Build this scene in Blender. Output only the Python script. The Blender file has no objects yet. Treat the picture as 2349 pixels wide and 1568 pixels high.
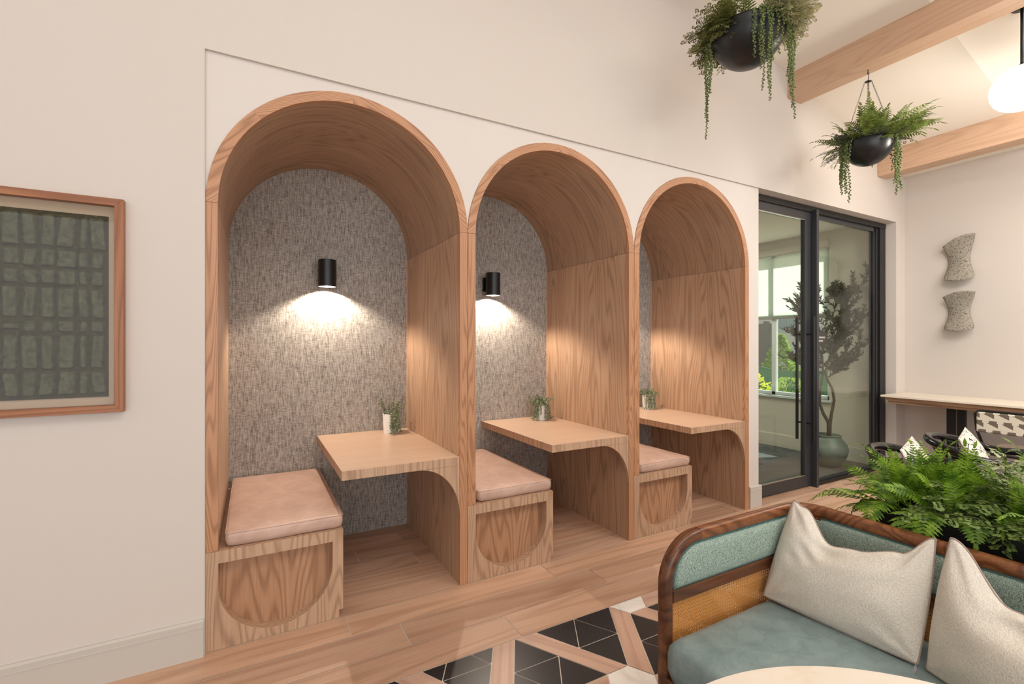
import bpy, math, random
from mathutils import Vector, Matrix, noise
from math import sin, cos, pi, radians, sqrt, tan, atan2
random.seed(7)
SC = bpy.context.scene
COL = SC.collection

# ------------------------------------------------------------------ camera, world, exposure
CAMLOC = Vector((0, -2.575, 1.42))
cd = bpy.data.cameras.new('camera')
cd.sensor_width = 36
cd.lens = 36 * 1085 / 2349
cd.shift_y = 1.0 / 2349
cd.clip_start = 0.02
cd.clip_end = 200
cam = bpy.data.objects.new('camera', cd)
cam.location = CAMLOC
cam.rotation_euler = (pi / 2, 0, -radians(28.75))
COL.objects.link(cam)
SC.camera = cam
SC.view_settings.view_transform = 'Standard'
SC.view_settings.look = 'None'
SC.view_settings.gamma = 1
SC.view_settings.exposure = 0.13
w = bpy.data.worlds.new('world')
SC.world = w
w.use_nodes = True
bg = w.node_tree.nodes['Background']
bg.inputs[0].default_value = (0.98, 0.99, 1.0, 1)
bg.inputs[1].default_value = 0.60


def lamp(name, kind, loc, power, color, rot=(0, 0, 0), size=1.0, size_y=None, **kw):
    d = bpy.data.lights.new(name, kind)
    d.energy = power
    d.color = color
    if kind == 'AREA':
        d.size = size
        if size_y:
            d.shape = 'RECTANGLE'
            d.size_y = size_y
    else:
        d.shadow_soft_size = size
    for k, v in kw.items():
        setattr(d, k, v)
    o = bpy.data.objects.new(name, d)
    o.location = loc
    o.rotation_euler = rot
    COL.objects.link(o)
    return o


# unseen area fills: window side behind the camera, and overhead
lamp('window_side_fill', 'AREA', (-1.0, -7.0, 1.9), 150, (1, 1, 1), (radians(103), 0, 0), 7, 3)  # fill for unseen windows, tilted up to brighten the ceiling
lamp('overhead_fill', 'AREA', (1.2, -3.6, 4.7), 55, (1, 0.95, 0.9), (radians(5), 0, 0), 3.2, 1.6)
lamp('overhead_fill', 'AREA', (4.2, -3.2, 3.9), 110, (1, 0.965, 0.92), (radians(8), radians(-14), 0), 2.4, 1.6)  # extra overhead fill, tilted to brighten the end wall


lamp('wall_washer', 'AREA', (5.0, -3.2, 2.9), 26, (1, 0.95, 0.86), (0, radians(-62), 0), 1.2, 1.2)


# ------------------------------------------------------------------ helpers
def lin(c):
    r = []
    for v in c[:3]:
        v = v / 255.0
        r.append(v / 12.92 if v <= 0.04045 else ((v + 0.055) / 1.055) ** 2.4)
    return (r[0], r[1], r[2], 1)


class MB:
    def __init__(s):
        s.v = []; s.f = []; s.m = []; s.uv = []; s.rnd = []; s.anyuv = False

    def add(s, verts, faces, mi=0, uvs=None, rnd=0.0):
        o = len(s.v)
        s.v.extend([tuple(p) for p in verts])
        for i, f in enumerate(faces):
            s.f.append(tuple(o + k for k in f))
            s.m.append(mi)
            s.rnd.append(rnd)
            if uvs is not None:
                s.anyuv = True
                s.uv.append([uvs[k] for k in f])
            else:
                s.uv.append(None)

    def box(s, x0, x1, y0, y1, z0, z1, mi=0):
        v = [(x0, y0, z0), (x1, y0, z0), (x1, y1, z0), (x0, y1, z0), (x0, y0, z1), (x1, y0, z1), (x1, y1, z1), (x0, y1, z1)]
        f = [(0, 3, 2, 1), (4, 5, 6, 7), (0, 1, 5, 4), (1, 2, 6, 5), (2, 3, 7, 6), (3, 0, 4, 7)]
        s.add(v, f, mi)

    def quad(s, a, b, c, d, mi=0, uvs=None, rnd=0.0):
        s.add([a, b, c, d], [(0, 1, 2, 3)], mi, uvs, rnd)

    def tube(s, pts, r, n=8, closed=False, mi=0, caps=True):
        pts = [Vector(p) for p in pts]
        N = len(pts)
        rr = r if isinstance(r, (list, tuple)) else [r] * N
        tang = []
        for i in range(N):
            a = pts[(i - 1) % N] if (closed or i > 0) else pts[i]
            b = pts[(i + 1) % N] if (closed or i < N - 1) else pts[i]
            t = (b - a)
            tang.append(t.normalized() if t.length > 1e-9 else Vector((0, 0, 1)))
        up = Vector((0, 0, 1)) if abs(tang[0].z) < 0.9 else Vector((1, 0, 0))
        nrm = (up - tang[0] * up.dot(tang[0])).normalized()
        vs = []
        for i in range(N):
            nrm = nrm - tang[i] * nrm.dot(tang[i])
            if nrm.length < 1e-6:
                nrm = tang[i].orthogonal()
            nrm.normalize()
            b = tang[i].cross(nrm)
            for k in range(n):
                a = 2 * pi * k / n
                vs.append(pts[i] + (nrm * cos(a) + b * sin(a)) * rr[i])
        fs = []
        M = N if closed else N - 1
        for i in range(M):
            j = (i + 1) % N
            for k in range(n):
                l = (k + 1) % n
                fs.append((i * n + k, i * n + l, j * n + l, j * n + k))
        if not closed and caps:
            fs.append(tuple(range(n - 1, -1, -1)))
            fs.append(tuple((N - 1) * n + k for k in range(n)))
        s.add(vs, fs, mi)

    def lathe(s, prof, n=32, c=(0, 0, 0), mi=0, wob=None):
        vs = []; fs = []
        for i, (r, z) in enumerate(prof):
            for k in range(n):
                a = 2 * pi * k / n
                q = r * (wob(a) if wob else 1)
                vs.append((c[0] + q * cos(a), c[1] + q * sin(a), c[2] + z))
        for i in range(len(prof) - 1):
            for k in range(n):
                l = (k + 1) % n
                fs.append((i * n + k, i * n + l, (i + 1) * n + l, (i + 1) * n + k))
        if prof[0][0] > 1e-6: fs.append(tuple(range(n - 1, -1, -1)))
        if prof[-1][0] > 1e-6: fs.append(tuple((len(prof) - 1) * n + k for k in range(n)))
        s.add(vs, fs, mi)

    def prism(s, poly, d0, d1, axis='y', mi=0):
        # poly: list of 2d points, extruded along axis between d0 and d1
        def P(a, b, d):
            return {'y': (a, d, b), 'x': (d, a, b), 'z': (a, b, d)}[axis]
        n = len(poly)
        vs = [P(a, b, d0) for a, b in poly] + [P(a, b, d1) for a, b in poly]
        fs = [tuple(range(n)), tuple(range(2 * n - 1, n - 1, -1))]
        for i in range(n):
            j = (i + 1) % n
            fs.append((i, i + n, j + n, j))
        s.add(vs, fs, mi)

    def sweep(s, pts, prof, up=Vector((0, 0, 1)), mi=0, closed=False, fixn=None):
        # sweep a closed 2d profile (a: sideways, b: along fixed/up normal) along a path with mitred joints
        pts = [Vector(p) for p in pts]
        N = len(pts); n = len(prof)
        vs = []
        for i in range(N):
            a = pts[i] - pts[i - 1] if (i > 0 or closed) else pts[i + 1] - pts[i]
            b = pts[(i + 1) % N] - pts[i] if (i < N - 1 or closed) else a
            a.normalize(); b.normalize()
            t = (a + b).normalized()
            sc = 1 / max(0.5, t.dot(a))
            nn = fixn[i] if fixn else up
            side = t.cross(nn).normalized()
            n2 = side.cross(t).normalized()
            for (p, q) in prof:
                vs.append(pts[i] + side * p * (sc if not fixn else 1) + n2 * q)
        fs = []
        for i in range(N if closed else N - 1):
            j = (i + 1) % N
            for k in range(n):
                l = (k + 1) % n
                fs.append((i * n + k, i * n + l, j * n + l, j * n + k))
        if not closed:
            fs.append(tuple(range(n - 1, -1, -1)))
            fs.append(tuple((N - 1) * n + k for k in range(n)))
        s.add(vs, fs, mi)


def rrect(w_, h_, r, n=4):
    o = []
    for cx, cy, a0 in ((w_ / 2 - r, h_ / 2 - r, 0), (-w_ / 2 + r, h_ / 2 - r, 90), (-w_ / 2 + r, -h_ / 2 + r, 180), (w_ / 2 - r, -h_ / 2 + r, 270)):
        for k in range(n + 1):
            a = radians(a0 + 90 * k / n)
            o.append((cx + r * cos(a), cy + r * sin(a)))
    return o


def wloc(o):
    v = Vector((0, 0, 0))
    while o is not None:
        v += o.location
        o = o.parent
    return v


def obj(name, mb, mats, parent=None, smooth=False, bevel=0, loc=None, local=False, subsurf=0, auto=None):
    off = Vector((0, 0, 0)) if local else (wloc(parent) + (Vector(loc) if loc else Vector((0, 0, 0))))
    me = bpy.data.meshes.new(name)
    me.from_pydata([(p[0] - off.x, p[1] - off.y, p[2] - off.z) for p in mb.v], [], mb.f)
    if not isinstance(mats, (list, tuple)): mats = [mats]
    for m in mats: me.materials.append(m)
    me.polygons.foreach_set('material_index', mb.m)
    if mb.anyuv:
        ul = me.uv_layers.new(name='UVMap')
        flat = []
        for f, u in zip(mb.f, mb.uv):
            for k in range(len(f)):
                flat.extend(u[k] if u is not None else (0, 0))
        ul.data.foreach_set('uv', flat)
    if any(mb.rnd):
        at = me.attributes.new('rnd', 'FLOAT', 'FACE')
        at.data.foreach_set('value', mb.rnd)
    if smooth:
        me.polygons.foreach_set('use_smooth', [True] * len(me.polygons))
    me.update()
    o = bpy.data.objects.new(name, me)
    if auto is not None:
        bpy_auto(me, auto)
    COL.objects.link(o)
    if parent: o.parent = parent
    if loc: o.location = loc
    if bevel:
        b = o.modifiers.new('bevel', 'BEVEL'); b.width = bevel; b.segments = 2; b.limit_method = 'ANGLE'; b.angle_limit = radians(40)
    if subsurf:
        b = o.modifiers.new('sub', 'SUBSURF'); b.levels = subsurf; b.render_levels = subsurf
    return o


def bpy_auto(me, deg):
    # smooth faces, with sharp edges above an angle
    me.polygons.foreach_set('use_smooth', [True] * len(me.polygons))
    me.set_sharp_from_angle(angle=radians(deg))


def thing(name, label, cat, loc=(0, 0, 0), group=None):
    o = bpy.data.objects.new(name, None)
    o.empty_display_size = 0.1
    COL.objects.link(o)
    o.location = loc
    o['label'] = label; o['category'] = cat
    if group: o['group'] = group
    return o


def tag(o, label, cat, group=None):
    o['label'] = label; o['category'] = cat
    if group: o['group'] = group
    return o


def struct(name, mb, m, parent=None, **kw):
    o = obj(name, mb, m, parent, **kw)
    if parent is None: o['kind'] = 'structure'
    return o


def dup(root, d, label, name=None):
    r = root.copy(); COL.objects.link(r)
    r.location = root.location + Vector(d)
    r['label'] = label
    for ch in root.children:
        c = ch.copy(); COL.objects.link(c); c.parent = r
        for g in ch.children:
            k = g.copy(); COL.objects.link(k); k.parent = c
    return r


# ------------------------------------------------------------------ materials
class NT:
    def __init__(s, name):
        s.mat = bpy.data.materials.new(name)
        s.mat.use_nodes = True
        s.nt = s.mat.node_tree
        s.b = s.nt.nodes['Principled BSDF']
        s.out = s.nt.nodes['Material Output']

    def n(s, t, **kw):
        nd = s.nt.nodes.new(t)
        for k, v in kw.items():
            if hasattr(nd, k): setattr(nd, k, v)
            else: nd.inputs[k].default_value = v
        return nd

    def l(s, a, b):
        s.nt.links.new(a, b)

    def coord(s, kind, scale=(1, 1, 1), rot=(0, 0, 0)):
        c = s.n('ShaderNodeTexCoord')
        m = s.n('ShaderNodeMapping')
        m.inputs['Scale'].default_value = scale
        m.inputs['Rotation'].default_value = rot
        s.l(c.outputs[kind], m.inputs[0])
        return m.outputs[0]

    def noise(s, vec, scale, detail=3, rough=.5, dist=0):
        t = s.n('ShaderNodeTexNoise')
        t.inputs['Scale'].default_value = scale
        t.inputs['Detail'].default_value = detail
        t.inputs['Roughness'].default_value = rough
        t.inputs['Distortion'].default_value = dist
        if vec is not None: s.l(vec, t.inputs['Vector'])
        return t.outputs['Fac']

    def ramp(s, fac, stops):
        r = s.n('ShaderNodeValToRGB')
        el = r.color_ramp.elements
        el[0].position = stops[0][0]; el[0].color = stops[0][1]
        el[1].position = stops[-1][0]; el[1].color = stops[-1][1]
        for p, c in stops[1:-1]:
            e = el.new(p); e.color = c
        s.l(fac, r.inputs[0])
        return r.outputs[0]

    def math(s, op, a, b=None):
        m = s.n('ShaderNodeMath', operation=op)
        for i, x in enumerate((a, b)):
            if x is None: continue
            if isinstance(x, (int, float)): m.inputs[i].default_value = x
            else: s.l(x, m.inputs[i])
        return m.outputs[0]

    def mix(s, fac, a, b, blend='MIX'):
        m = s.n('ShaderNodeMix', data_type='RGBA', blend_type=blend)
        for i, x in ((0, fac), (6, a), (7, b)):
            if isinstance(x, (int, float)): m.inputs[i].default_value = x
            elif isinstance(x, (tuple, list)): m.inputs[i].default_value = x
            else: s.l(x, m.inputs[i])
        return m.outputs[2]

    def bump(s, h, strength=.3, dist=.01):
        b = s.n('ShaderNodeBump')
        b.inputs['Strength'].default_value = strength
        b.inputs['Distance'].default_value = dist
        s.l(h, b.inputs['Height'])
        s.l(b.outputs[0], s.b.inputs['Normal'])

    def base(s, c, rough=.6, spec=None, metal=0):
        if isinstance(c, (tuple, list)): s.b.inputs['Base Color'].default_value = c
        else: s.l(c, s.b.inputs['Base Color'])
        s.b.inputs['Roughness'].default_value = rough
        s.b.inputs['Metallic'].default_value = metal
        if spec is not None: s.b.inputs['Specular IOR Level'].default_value = spec
        return s.mat


def plain(name, rgb, rough=.6, spec=None, metal=0):
    return NT(name).base(lin(rgb), rough, spec, metal)


def wood(name, dark, midc, light, kind='Object', scale=(1, 1, 1), rot=(0, 0, 0), rough=.45, ring=26, rnd=False, along=.09, pores=.35, ampl=1.0):
    """grain runs along local X of the mapped vector"""
    t = NT(name)
    v = t.coord(kind, scale, rot)
    if rnd:
        a = t.n('ShaderNodeAttribute', attribute_name='rnd', attribute_type='GEOMETRY')
        cmb = t.n('ShaderNodeCombineXYZ')
        t.l(t.math('MULTIPLY', a.outputs['Fac'], 37.0), cmb.inputs[0])
        t.l(t.math('MULTIPLY', a.outputs['Fac'], 91.0), cmb.inputs[1])
        ad = t.n('ShaderNodeVectorMath', operation='ADD')
        t.l(v, ad.inputs[0]); t.l(cmb.outputs[0], ad.inputs[1])
        v = ad.outputs[0]
    m1 = t.n('ShaderNodeMapping'); m1.inputs['Scale'].default_value = (along, 1, 1); t.l(v, m1.inputs[0])
    n1 = t.noise(m1.outputs[0], 3.6, 2, .45, .1)
    s1 = t.math('SINE', t.math('MULTIPLY', n1, ring * 6.283 * 2.2))
    s1 = t.math('MULTIPLY', t.math('ADD', s1, 1.0), .5)
    s1 = t.math('POWER', s1, 3.0)
    m2 = t.n('ShaderNodeMapping'); m2.inputs['Scale'].default_value = (along * .3, 1, 1); t.l(v, m2.inputs[0])
    n2 = t.noise(m2.outputs[0], 130, 3, .6)
    n3 = t.noise(m1.outputs[0], 3.1, 3, .55)
    f = t.math('ADD', t.math('MULTIPLY', s1, .26 * ampl), t.math('ADD', t.math('MULTIPLY', n2, pores), t.math('MULTIPLY', n3, .45)))
    c = t.ramp(f, [(.25, light), (.50, midc), (.98, dark)])
    if rnd:
        c = t.mix(1.0, c, t.ramp(a.outputs['Fac'], [(0, (.80, .78, .78, 1)), (.5, (1, 1, 1, 1)), (1, (1.12, 1.1, 1.06, 1))]), 'MULTIPLY')
    t.bump(n2, .12, .001)
    return t.base(c, rough)


R90Y = (0, pi / 2, 0)
M = {}
M['wall'] = NT('wall_paint'); _n = M['wall'].noise(M['wall'].coord('Object'), 180, 2); M['wall'].bump(_n, .03, .001)
M['wall'] = M['wall'].base(lin((211, 202, 194)), .75, .2)
M['panel'] = plain('panel_paint', (216, 208, 201), .6, .3)
M['trimpaint'] = plain('baseboard_paint', (196, 189, 180), .5)
M['ceil'] = plain('ceiling_paint', (240, 232, 220), .8, .2)
W1, W2, W3 = lin((118, 90, 68)), lin((182, 147, 119)), lin((202, 168, 140))
# object coords, grain along z (rotate so mapped x = z)
M['oakz'] = wood('oak_veneer_vertical', W1, W2, W3, 'Object', rot=R90Y, ring=14)
M['oakx'] = wood('oak_top', lin((176, 130, 100)), lin((204, 160, 128)), lin((214, 172, 140)), 'Object', ring=5, pores=.15, ampl=.5, rough=.35)
M['oakd'] = wood('oak_trim', lin((126, 82, 54)), lin((182, 132, 96)), lin((200, 152, 116)), 'UV', ring=20, ampl=1.2)
M['oakuv'] = wood('oak_vault', lin((104, 80, 60)), lin((166, 134, 108)), lin((186, 154, 128)), 'UV', ring=16)
M['beam'] = wood('beam_wood', lin((164, 130, 104)), lin((200, 164, 136)), lin((212, 178, 150)), 'Object', rot=(0, 0, pi / 2), ring=9, ampl=.6)
M['frame'] = wood('artwork_frame_wood', lin((104, 58, 34)), lin((150, 94, 58)), lin((176, 118, 78)), 'Object', rot=R90Y, ring=9)
M['walnut'] = wood('walnut', lin((48, 26, 14)), lin((92, 54, 32)), lin((134, 82, 48)), 'Object', ring=9, rough=.28, along=.15)
M['floorwood'] = wood('floor_planks', lin((126, 94, 74)), lin((184, 146, 120)), lin((216, 180, 154)), 'UV', ring=4, rough=.38, rnd=True, ampl=.5, pores=.3)
M['stripwood'] = wood('tile_strip_wood', lin((140, 106, 90)), lin((180, 146, 128)), lin((204, 172, 152)), 'UV', ring=6, rough=.4, rnd=True, ampl=.6, pores=.2)
M['grout'] = plain('grout', (222, 210, 196), .8)
M['black_tile'] = plain('black_tile', (38, 38, 41), .32)
t = NT('white_marble'); v = t.coord('Object'); M['marble'] = t.base(t.ramp(t.noise(v, 4, 6, .6, 1.5), [(.35, lin((214, 208, 200))), (.55, lin((236, 232, 226))), (.8, lin((240, 237, 232)))]), .25)
t = NT('cream_marble'); v = t.coord('Object'); M['tmarble'] = t.base(t.ramp(t.noise(v, 6, 6, .6, 1.2), [(.3, lin((226, 204, 178))), (.48, lin((238, 226, 210))), (.75, lin((242, 234, 222)))]), .22)
# grasscloth
t = NT('grasscloth')
v = t.coord('Object')
a = t.noise(t.coord('Object', (190, 190, 19)), 1, 2, .5)
b = t.noise(t.coord('Object', (36, 36, 260)), 1, 2, .6)
n = t.math('ADD', t.math('MULTIPLY', a, .55), t.math('MULTIPLY', b, .45))
M['cloth'] = t.base(t.ramp(n, [(.34, lin((108, 101, 95))), (.5, lin((160, 153, 146))), (.66, lin((192, 186, 179)))]), .85, .1)
t.bump(n, .25, .002)
M['blackmetal'] = plain('black_metal', (22, 22, 23), .38)
M['darkgrey'] = plain('dark_grey_metal', (54, 55, 58), .4)
M['pot_black'] = plain('black_bowl', (26, 26, 28), .33)
M['blackgloss'] = plain('black_gloss', (12, 12, 13), .12)
M['white_pot'] = plain('white_ceramic', (240, 238, 234), .4)
M['chrome'] = plain('brushed_steel', (190, 190, 186), .25, None, 1)


def emis(name, col, st):
    t = NT(name)
    t.b.inputs['Base Color'].default_value = (0.8, .8, .8, 1)
    t.b.inputs['Emission Color'].default_value = col
    t.b.inputs['Emission Strength'].default_value = st
    return t.mat


M['lens'] = emis('sconce_lens', (1, .86, .66, 1), 9)
M['globe'] = emis('opal_globe', (1, .93, .80, 1), 1.4)


def glass(name, tint, gl=1.0):
    t = NT(name)
    nt = t.nt
    nt.nodes.remove(t.b)
    tr = t.n('ShaderNodeBsdfTransparent'); tr.inputs[0].default_value = tint
    g = t.n('ShaderNodeBsdfGlossy'); g.inputs['Roughness'].default_value = 0.01
    g.inputs[0].default_value = (gl, gl, gl, 1)
    lw = t.n('ShaderNodeLayerWeight'); lw.inputs[0].default_value = .5
    fr = t.math('ADD', .035, t.math('MULTIPLY', t.math('POWER', lw.outputs['Facing'], 5.0), .9))
    m = t.n('ShaderNodeMixShader')
    t.l(fr, m.inputs[0]); t.l(tr.outputs[0], m.inputs[1]); t.l(g.outputs[0], m.inputs[2])
    t.l(m.outputs[0], t.out.inputs[0])
    return t.mat


M['glass'] = glass('door_glass', (.88, .91, .88, 1))
M['artglass'] = glass('art_glass', (.98, .98, .97, 1), .30)
M['clear'] = glass('clear_glass', (.93, .95, .93, 1))


def leaf(name, c1, c2, scale=25, trans=.35, rough=.45):
    t = NT(name)
    v = t.coord('Object')
    c = t.ramp(t.noise(v, scale, 2), [(.35, lin(c1)), (.65, lin(c2))])
    t.base(c, rough)
    tl = t.n('ShaderNodeBsdfTranslucent')
    t.l(c, tl.inputs[0])
    m = t.n('ShaderNodeMixShader'); m.inputs[0].default_value = trans
    t.l(t.b.outputs[0], m.inputs[1]); t.l(tl.outputs[0], m.inputs[2]); t.l(m.outputs[0], t.out.inputs[0])
    return t.mat


M['fern'] = leaf('fern_green', (60, 100, 16), (146, 184, 56))
M['fern_h'] = leaf('hanging_fern_green', (84, 104, 36), (150, 168, 84))
M['maiden'] = leaf('maidenhair_green', (92, 122, 52), (150, 172, 96))
M['maidenh'] = leaf('hanging_maidenhair_green', (88, 92, 44), (140, 142, 84))
M['maidenpaleh'] = leaf('hanging_pale_green', (150, 150, 108), (206, 202, 160))
M['maidenpale'] = leaf('pale_maidenhair_green', (140, 152, 104), (196, 202, 156))
M['pearl'] = leaf('bead_leaf_green', (70, 88, 42), (140, 156, 90), 60, .15)
M['sage'] = leaf('sage_green', (82, 94, 64), (164, 170, 136), 90, .1)
M['greygreen'] = leaf('grey_green', (84, 90, 78), (130, 134, 116), 60, .2)
M['olive'] = leaf('olive_leaf', (44, 50, 36), (92, 98, 74), 30, .2)
M['bark'] = plain('bark', (104, 88, 74), .9)
M['soil'] = plain('soil', (40, 32, 26), 1)
M['stem'] = plain('stem_green', (74, 84, 44), .7)


# ------------------------------------------------------------------ room constants
X0, P, T = -0.19, 1.303, 0.05
ZS, R = 2.065, 0.6515
XI, XR = X0 + T, X0 + P - T          # inner faces of the first arch
DEP = 1.075
ZT = 2.758                            # top of the panelled bay
XW = 3.858                            # end of the bay / start of the door opening
XD = 6.283
XE = 6.486                            # end wall
YW = -0.015                           # main plaster plane


def ceil_z(x, y):
    z = 3.873 - .25 * (max(x, 0.6) - 4.159)
    if y < -1.05: z += .40 * min(-1.05 - y, 3.4)
    return z


# ------------------------------------------------------------------ floor
def clip(poly, y, keep_below=True):
    out = []
    n = len(poly)
    for i in range(n):
        a, b = poly[i], poly[(i + 1) % n]
        ia = (a[1] <= y) == keep_below
        ib = (b[1] <= y) == keep_below
        if ia: out.append(a)
        if ia != ib:
            k = (y - a[1]) / (b[1] - a[1])
            out.append((a[0] + (b[0] - a[0]) * k, y))
    return out


def shrink(poly, d):
    # inset a convex ccw polygon by d
    n = len(poly)
    A = sum(poly[i][0] * poly[(i + 1) % n][1] - poly[(i + 1) % n][0] * poly[i][1] for i in range(n))
    if A < 0: poly = poly[::-1]
    out = []
    for i in range(n):
        p0, p1, p2 = Vector(poly[i - 1]), Vector(poly[i]), Vector(poly[(i + 1) % n])
        a = (p1 - p0); b = (p2 - p1)
        if a.length < 1e-5 or b.length < 1e-5: continue
        a.normalize(); b.normalize()
        na = Vector((-a.y, a.x)); nb = Vector((-b.y, b.x))
        m = (na + nb)
        if m.length < 1e-5: continue
        m.normalize()
        q = p1 + m * d / max(.35, m.dot(na))
        out.append((q.x, q.y))
    return out


fb = MB()
fb.quad((-6, -7, -.002), (9, -7, -.002), (9, 6, -.002), (-6, 6, -.002), 0)
PW, PL = .195, 1.19
rowoff = {0: .0, 1: .422, 2: .654, 3: 1.142, -1: .32, -2: .947, -3: .609}
YB = -.598
for r in range(-7, 4):
    ytop = -.008 - (r - 1) * PW
    ybot = ytop - PW
    if r == 3: ybot = YB
    off = rowoff.get(r, random.uniform(0, PL))
    k0 = int((-6 - off) / PL)
    for k in range(k0, k0 + 13):
        xa, xb = off + k * PL, off + (k + 1) * PL
        g = .0021
        rv = random.uniform(.05, 1)
        fb.quad((xa + g, ybot + g, 0), (xb - g, ybot + g, 0), (xb - g, ytop - g, 0), (xa + g, ytop - g, 0), 1,
                [(0, 0), (PL, 0), (PL, PW), (0, PW)], rv)


def tilepoly(poly, mi, udir=None):
    p = clip(poly, YB)
    if len(p) < 3: return
    p = shrink(p, .0021)
    if len(p) < 3: return
    uv = None
    if udir is not None:
        uv = [(q[0] * udir[0] + q[1] * udir[1], -q[0] * udir[1] + q[1] * udir[0]) for q in p]
    fb.add([(q[0], q[1], 0) for q in p], [tuple(range(len(p)))], mi, uv, random.uniform(.3, .8))


aa = .1155
B0 = Vector((1.39, -1.097))
d60 = [Vector((cos(radians(60 * k)), sin(radians(60 * k)))) for k in range(6)]


def rotv(v, deg):
    c, s_ = cos(radians(deg)), sin(radians(deg))
    return Vector((v.x * c - v.y * s_, v.x * s_ + v.y * c))


v1 = Vector((4 * aa * .5 + .15 * aa / .1155 * 1.155, 4 * aa * .866 + aa * sqrt(3) * .5))
v1 = Vector((4 * aa * cos(radians(60)) + aa * sqrt(3) * cos(radians(30)), 4 * aa * sin(radians(60)) + aa * sqrt(3) * sin(radians(30))))
v2 = rotv(v1, 60)
for i in range(-14, 15):
    for j in range(-14, 15):
        c = B0 + v1 * i + v2 * j
        if not (-3.2 < c.x < 7.3 and -4.8 < c.y < -.1): continue
        hexv = [c + rotv(Vector((aa, 0)), 60 * k) for k in range(6)]
        tilepoly([(q.x, q.y) for q in hexv], 3)
        # three strips per lattice node (edges k -> k+1 of the hexagon), each 4a long, direction 60*(k+1)
        for k in range(3):
            e0, e1 = hexv[k], hexv[(k + 1) % 6]
            dd = d60[(k + 1) % 6] * 4 * aa
            tilepoly([(q.x, q.y) for q in (e0, e0 + dd, e1 + dd, e1)], 2, d60[(k + 1) % 6])
        # two big triangles per node, side 4a, split into 4 small ones
        h = hexv
        dd1 = d60[1] * 4 * aa; dd2 = d60[2] * 4 * aa
        # triangle between strip 0 (direction 60) and strip 1 (direction 120) starting at shared hex vertex 1
        A = h[1]; Bp = A + d60[1] * 4 * aa; Cp = A + d60[2] * 4 * aa
        D_ = h[2]; E_ = D_ + d60[2] * 4 * aa; F_ = D_ + d60[3] * 4 * aa
        for (q0, q1, q2) in ((A, Bp, Cp), (D_, E_, F_)):
            m01, m12, m20 = (q0 + q1) / 2, (q1 + q2) / 2, (q2 + q0) / 2
            for tr in ((q0, m01, m20), (m01, q1, m12), (m20, m12, q2), (m01, m12, m20)):
                tilepoly([(q.x, q.y) for q in tr], 4)
struct('floor', fb, [M['grout'], M['floorwood'], M['stripwood'], M['marble'], M['black_tile']])
# grey carpet of the conference room
cb = MB(); cb.box(3.86, XD + .0, .18, 5.0, 0, .004)
t = NT('carpet'); v = t.coord('Object', (1, 4, 1)); nn = t.noise(v, 40, 4, .7)
M['carpet'] = t.base(t.ramp(nn, [(.35, lin((56, 62, 64))), (.65, lin((96, 100, 100)))]), .95)
struct('floor_conference', cb, M['carpet'])

# ------------------------------------------------------------------ walls
wl = MB(); wl.box(-6.5, X0 - .004, YW, .12, 0, 5.6)
struct('wall_left', wl, M['wall'])
wb = MB()
wb.prism([(X0 - .004, ZT), (XE, ZT), (XE, ceil_z(XE, 0) + .1), (0.6, ceil_z(.6, 0) + .1), (X0 - .004, 5.6)], YW, .12)
wb.box(XD, XE, YW, .12, 0, ZT)
struct('wall_back', wb, M['wall'])
pb = MB()
NA = 40
for i in range(3):
    cx = X0 + P * (i + .5)
    for k in range(NA):
        a0, a1 = pi - pi * k / NA, pi - pi * (k + 1) / NA
        xa, za, xb, zb = cx + R * cos(a0), ZS + R * sin(a0), cx + R * cos(a1), ZS + R * sin(a1)
        pb.quad((xa, 0, za), (xb, 0, zb), (xb, 0, ZT), (xa, 0, ZT))
xe = X0 + 3 * P
pb.box(xe, XW, 0, .15, 0, ZT)
struct('wall_panel', pb, M['panel'])
cbk = MB()   # reveal edge strip left of the bay
cbk.box(X0 - .004, X0 + .001, YW - .0005, .02, 0, ZT)
struct('trim_1', cbk, M['trimpaint'])
we = MB()
we.prism([(.12, 0), (-7, 0), (-7, ceil_z(XE, -7) + .1), (-4.45, ceil_z(XE, -4.45) + .1), (-1.05, ceil_z(XE, -1.05) + .1), (.12, ceil_z(XE, 0) + .1)], XE, XE + .1, 'x')
struct('wall_right', we, M['wall'])
# baseboards
def baseboard(name, x0, x1, y, par=None, mat='trimpaint', h=.168):
    b = MB()
    b.prism([(y - .018, 0), (y - .018, h - .035), (y - .020, h - .034), (y - .020, h - .030), (y - .018, h - .029), (y - .018, h - .008), (y - .010, h), (y, h), (y, 0)], x0, x1, 'x')
    return struct(name, b, M[mat])
baseboard('baseboard_left', -6.5, X0 - .004, YW)
baseboard('baseboard_back', xe + .004, XW + .02, 0, h=.185)
b = MB(); b.box(XE - .018, XE, -7, YW, 0, .168); struct('baseboard_right', b, M['trimpaint'], bevel=.004)
# ceiling
cl = MB()
ys = [.12, -1.05, -4.45, -7.5]
xs = [-7, .6, XE + .1]
for i in range(2):
    for j in range(3):
        q = [(xs[i], ys[j]), (xs[i + 1], ys[j]), (xs[i + 1], ys[j + 1]), (xs[i], ys[j + 1])]
        cl.add([(x, y, ceil_z(x, y)) for x, y in q] + [(x, y, ceil_z(x, y) + .1) for x, y in q],
               [(0, 3, 2, 1), (4, 5, 6, 7), (0, 1, 5, 4), (1, 2, 6, 5), (2, 3, 7, 6), (3, 0, 4, 7)])
struct('ceiling', cl, M['ceil'])
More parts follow.
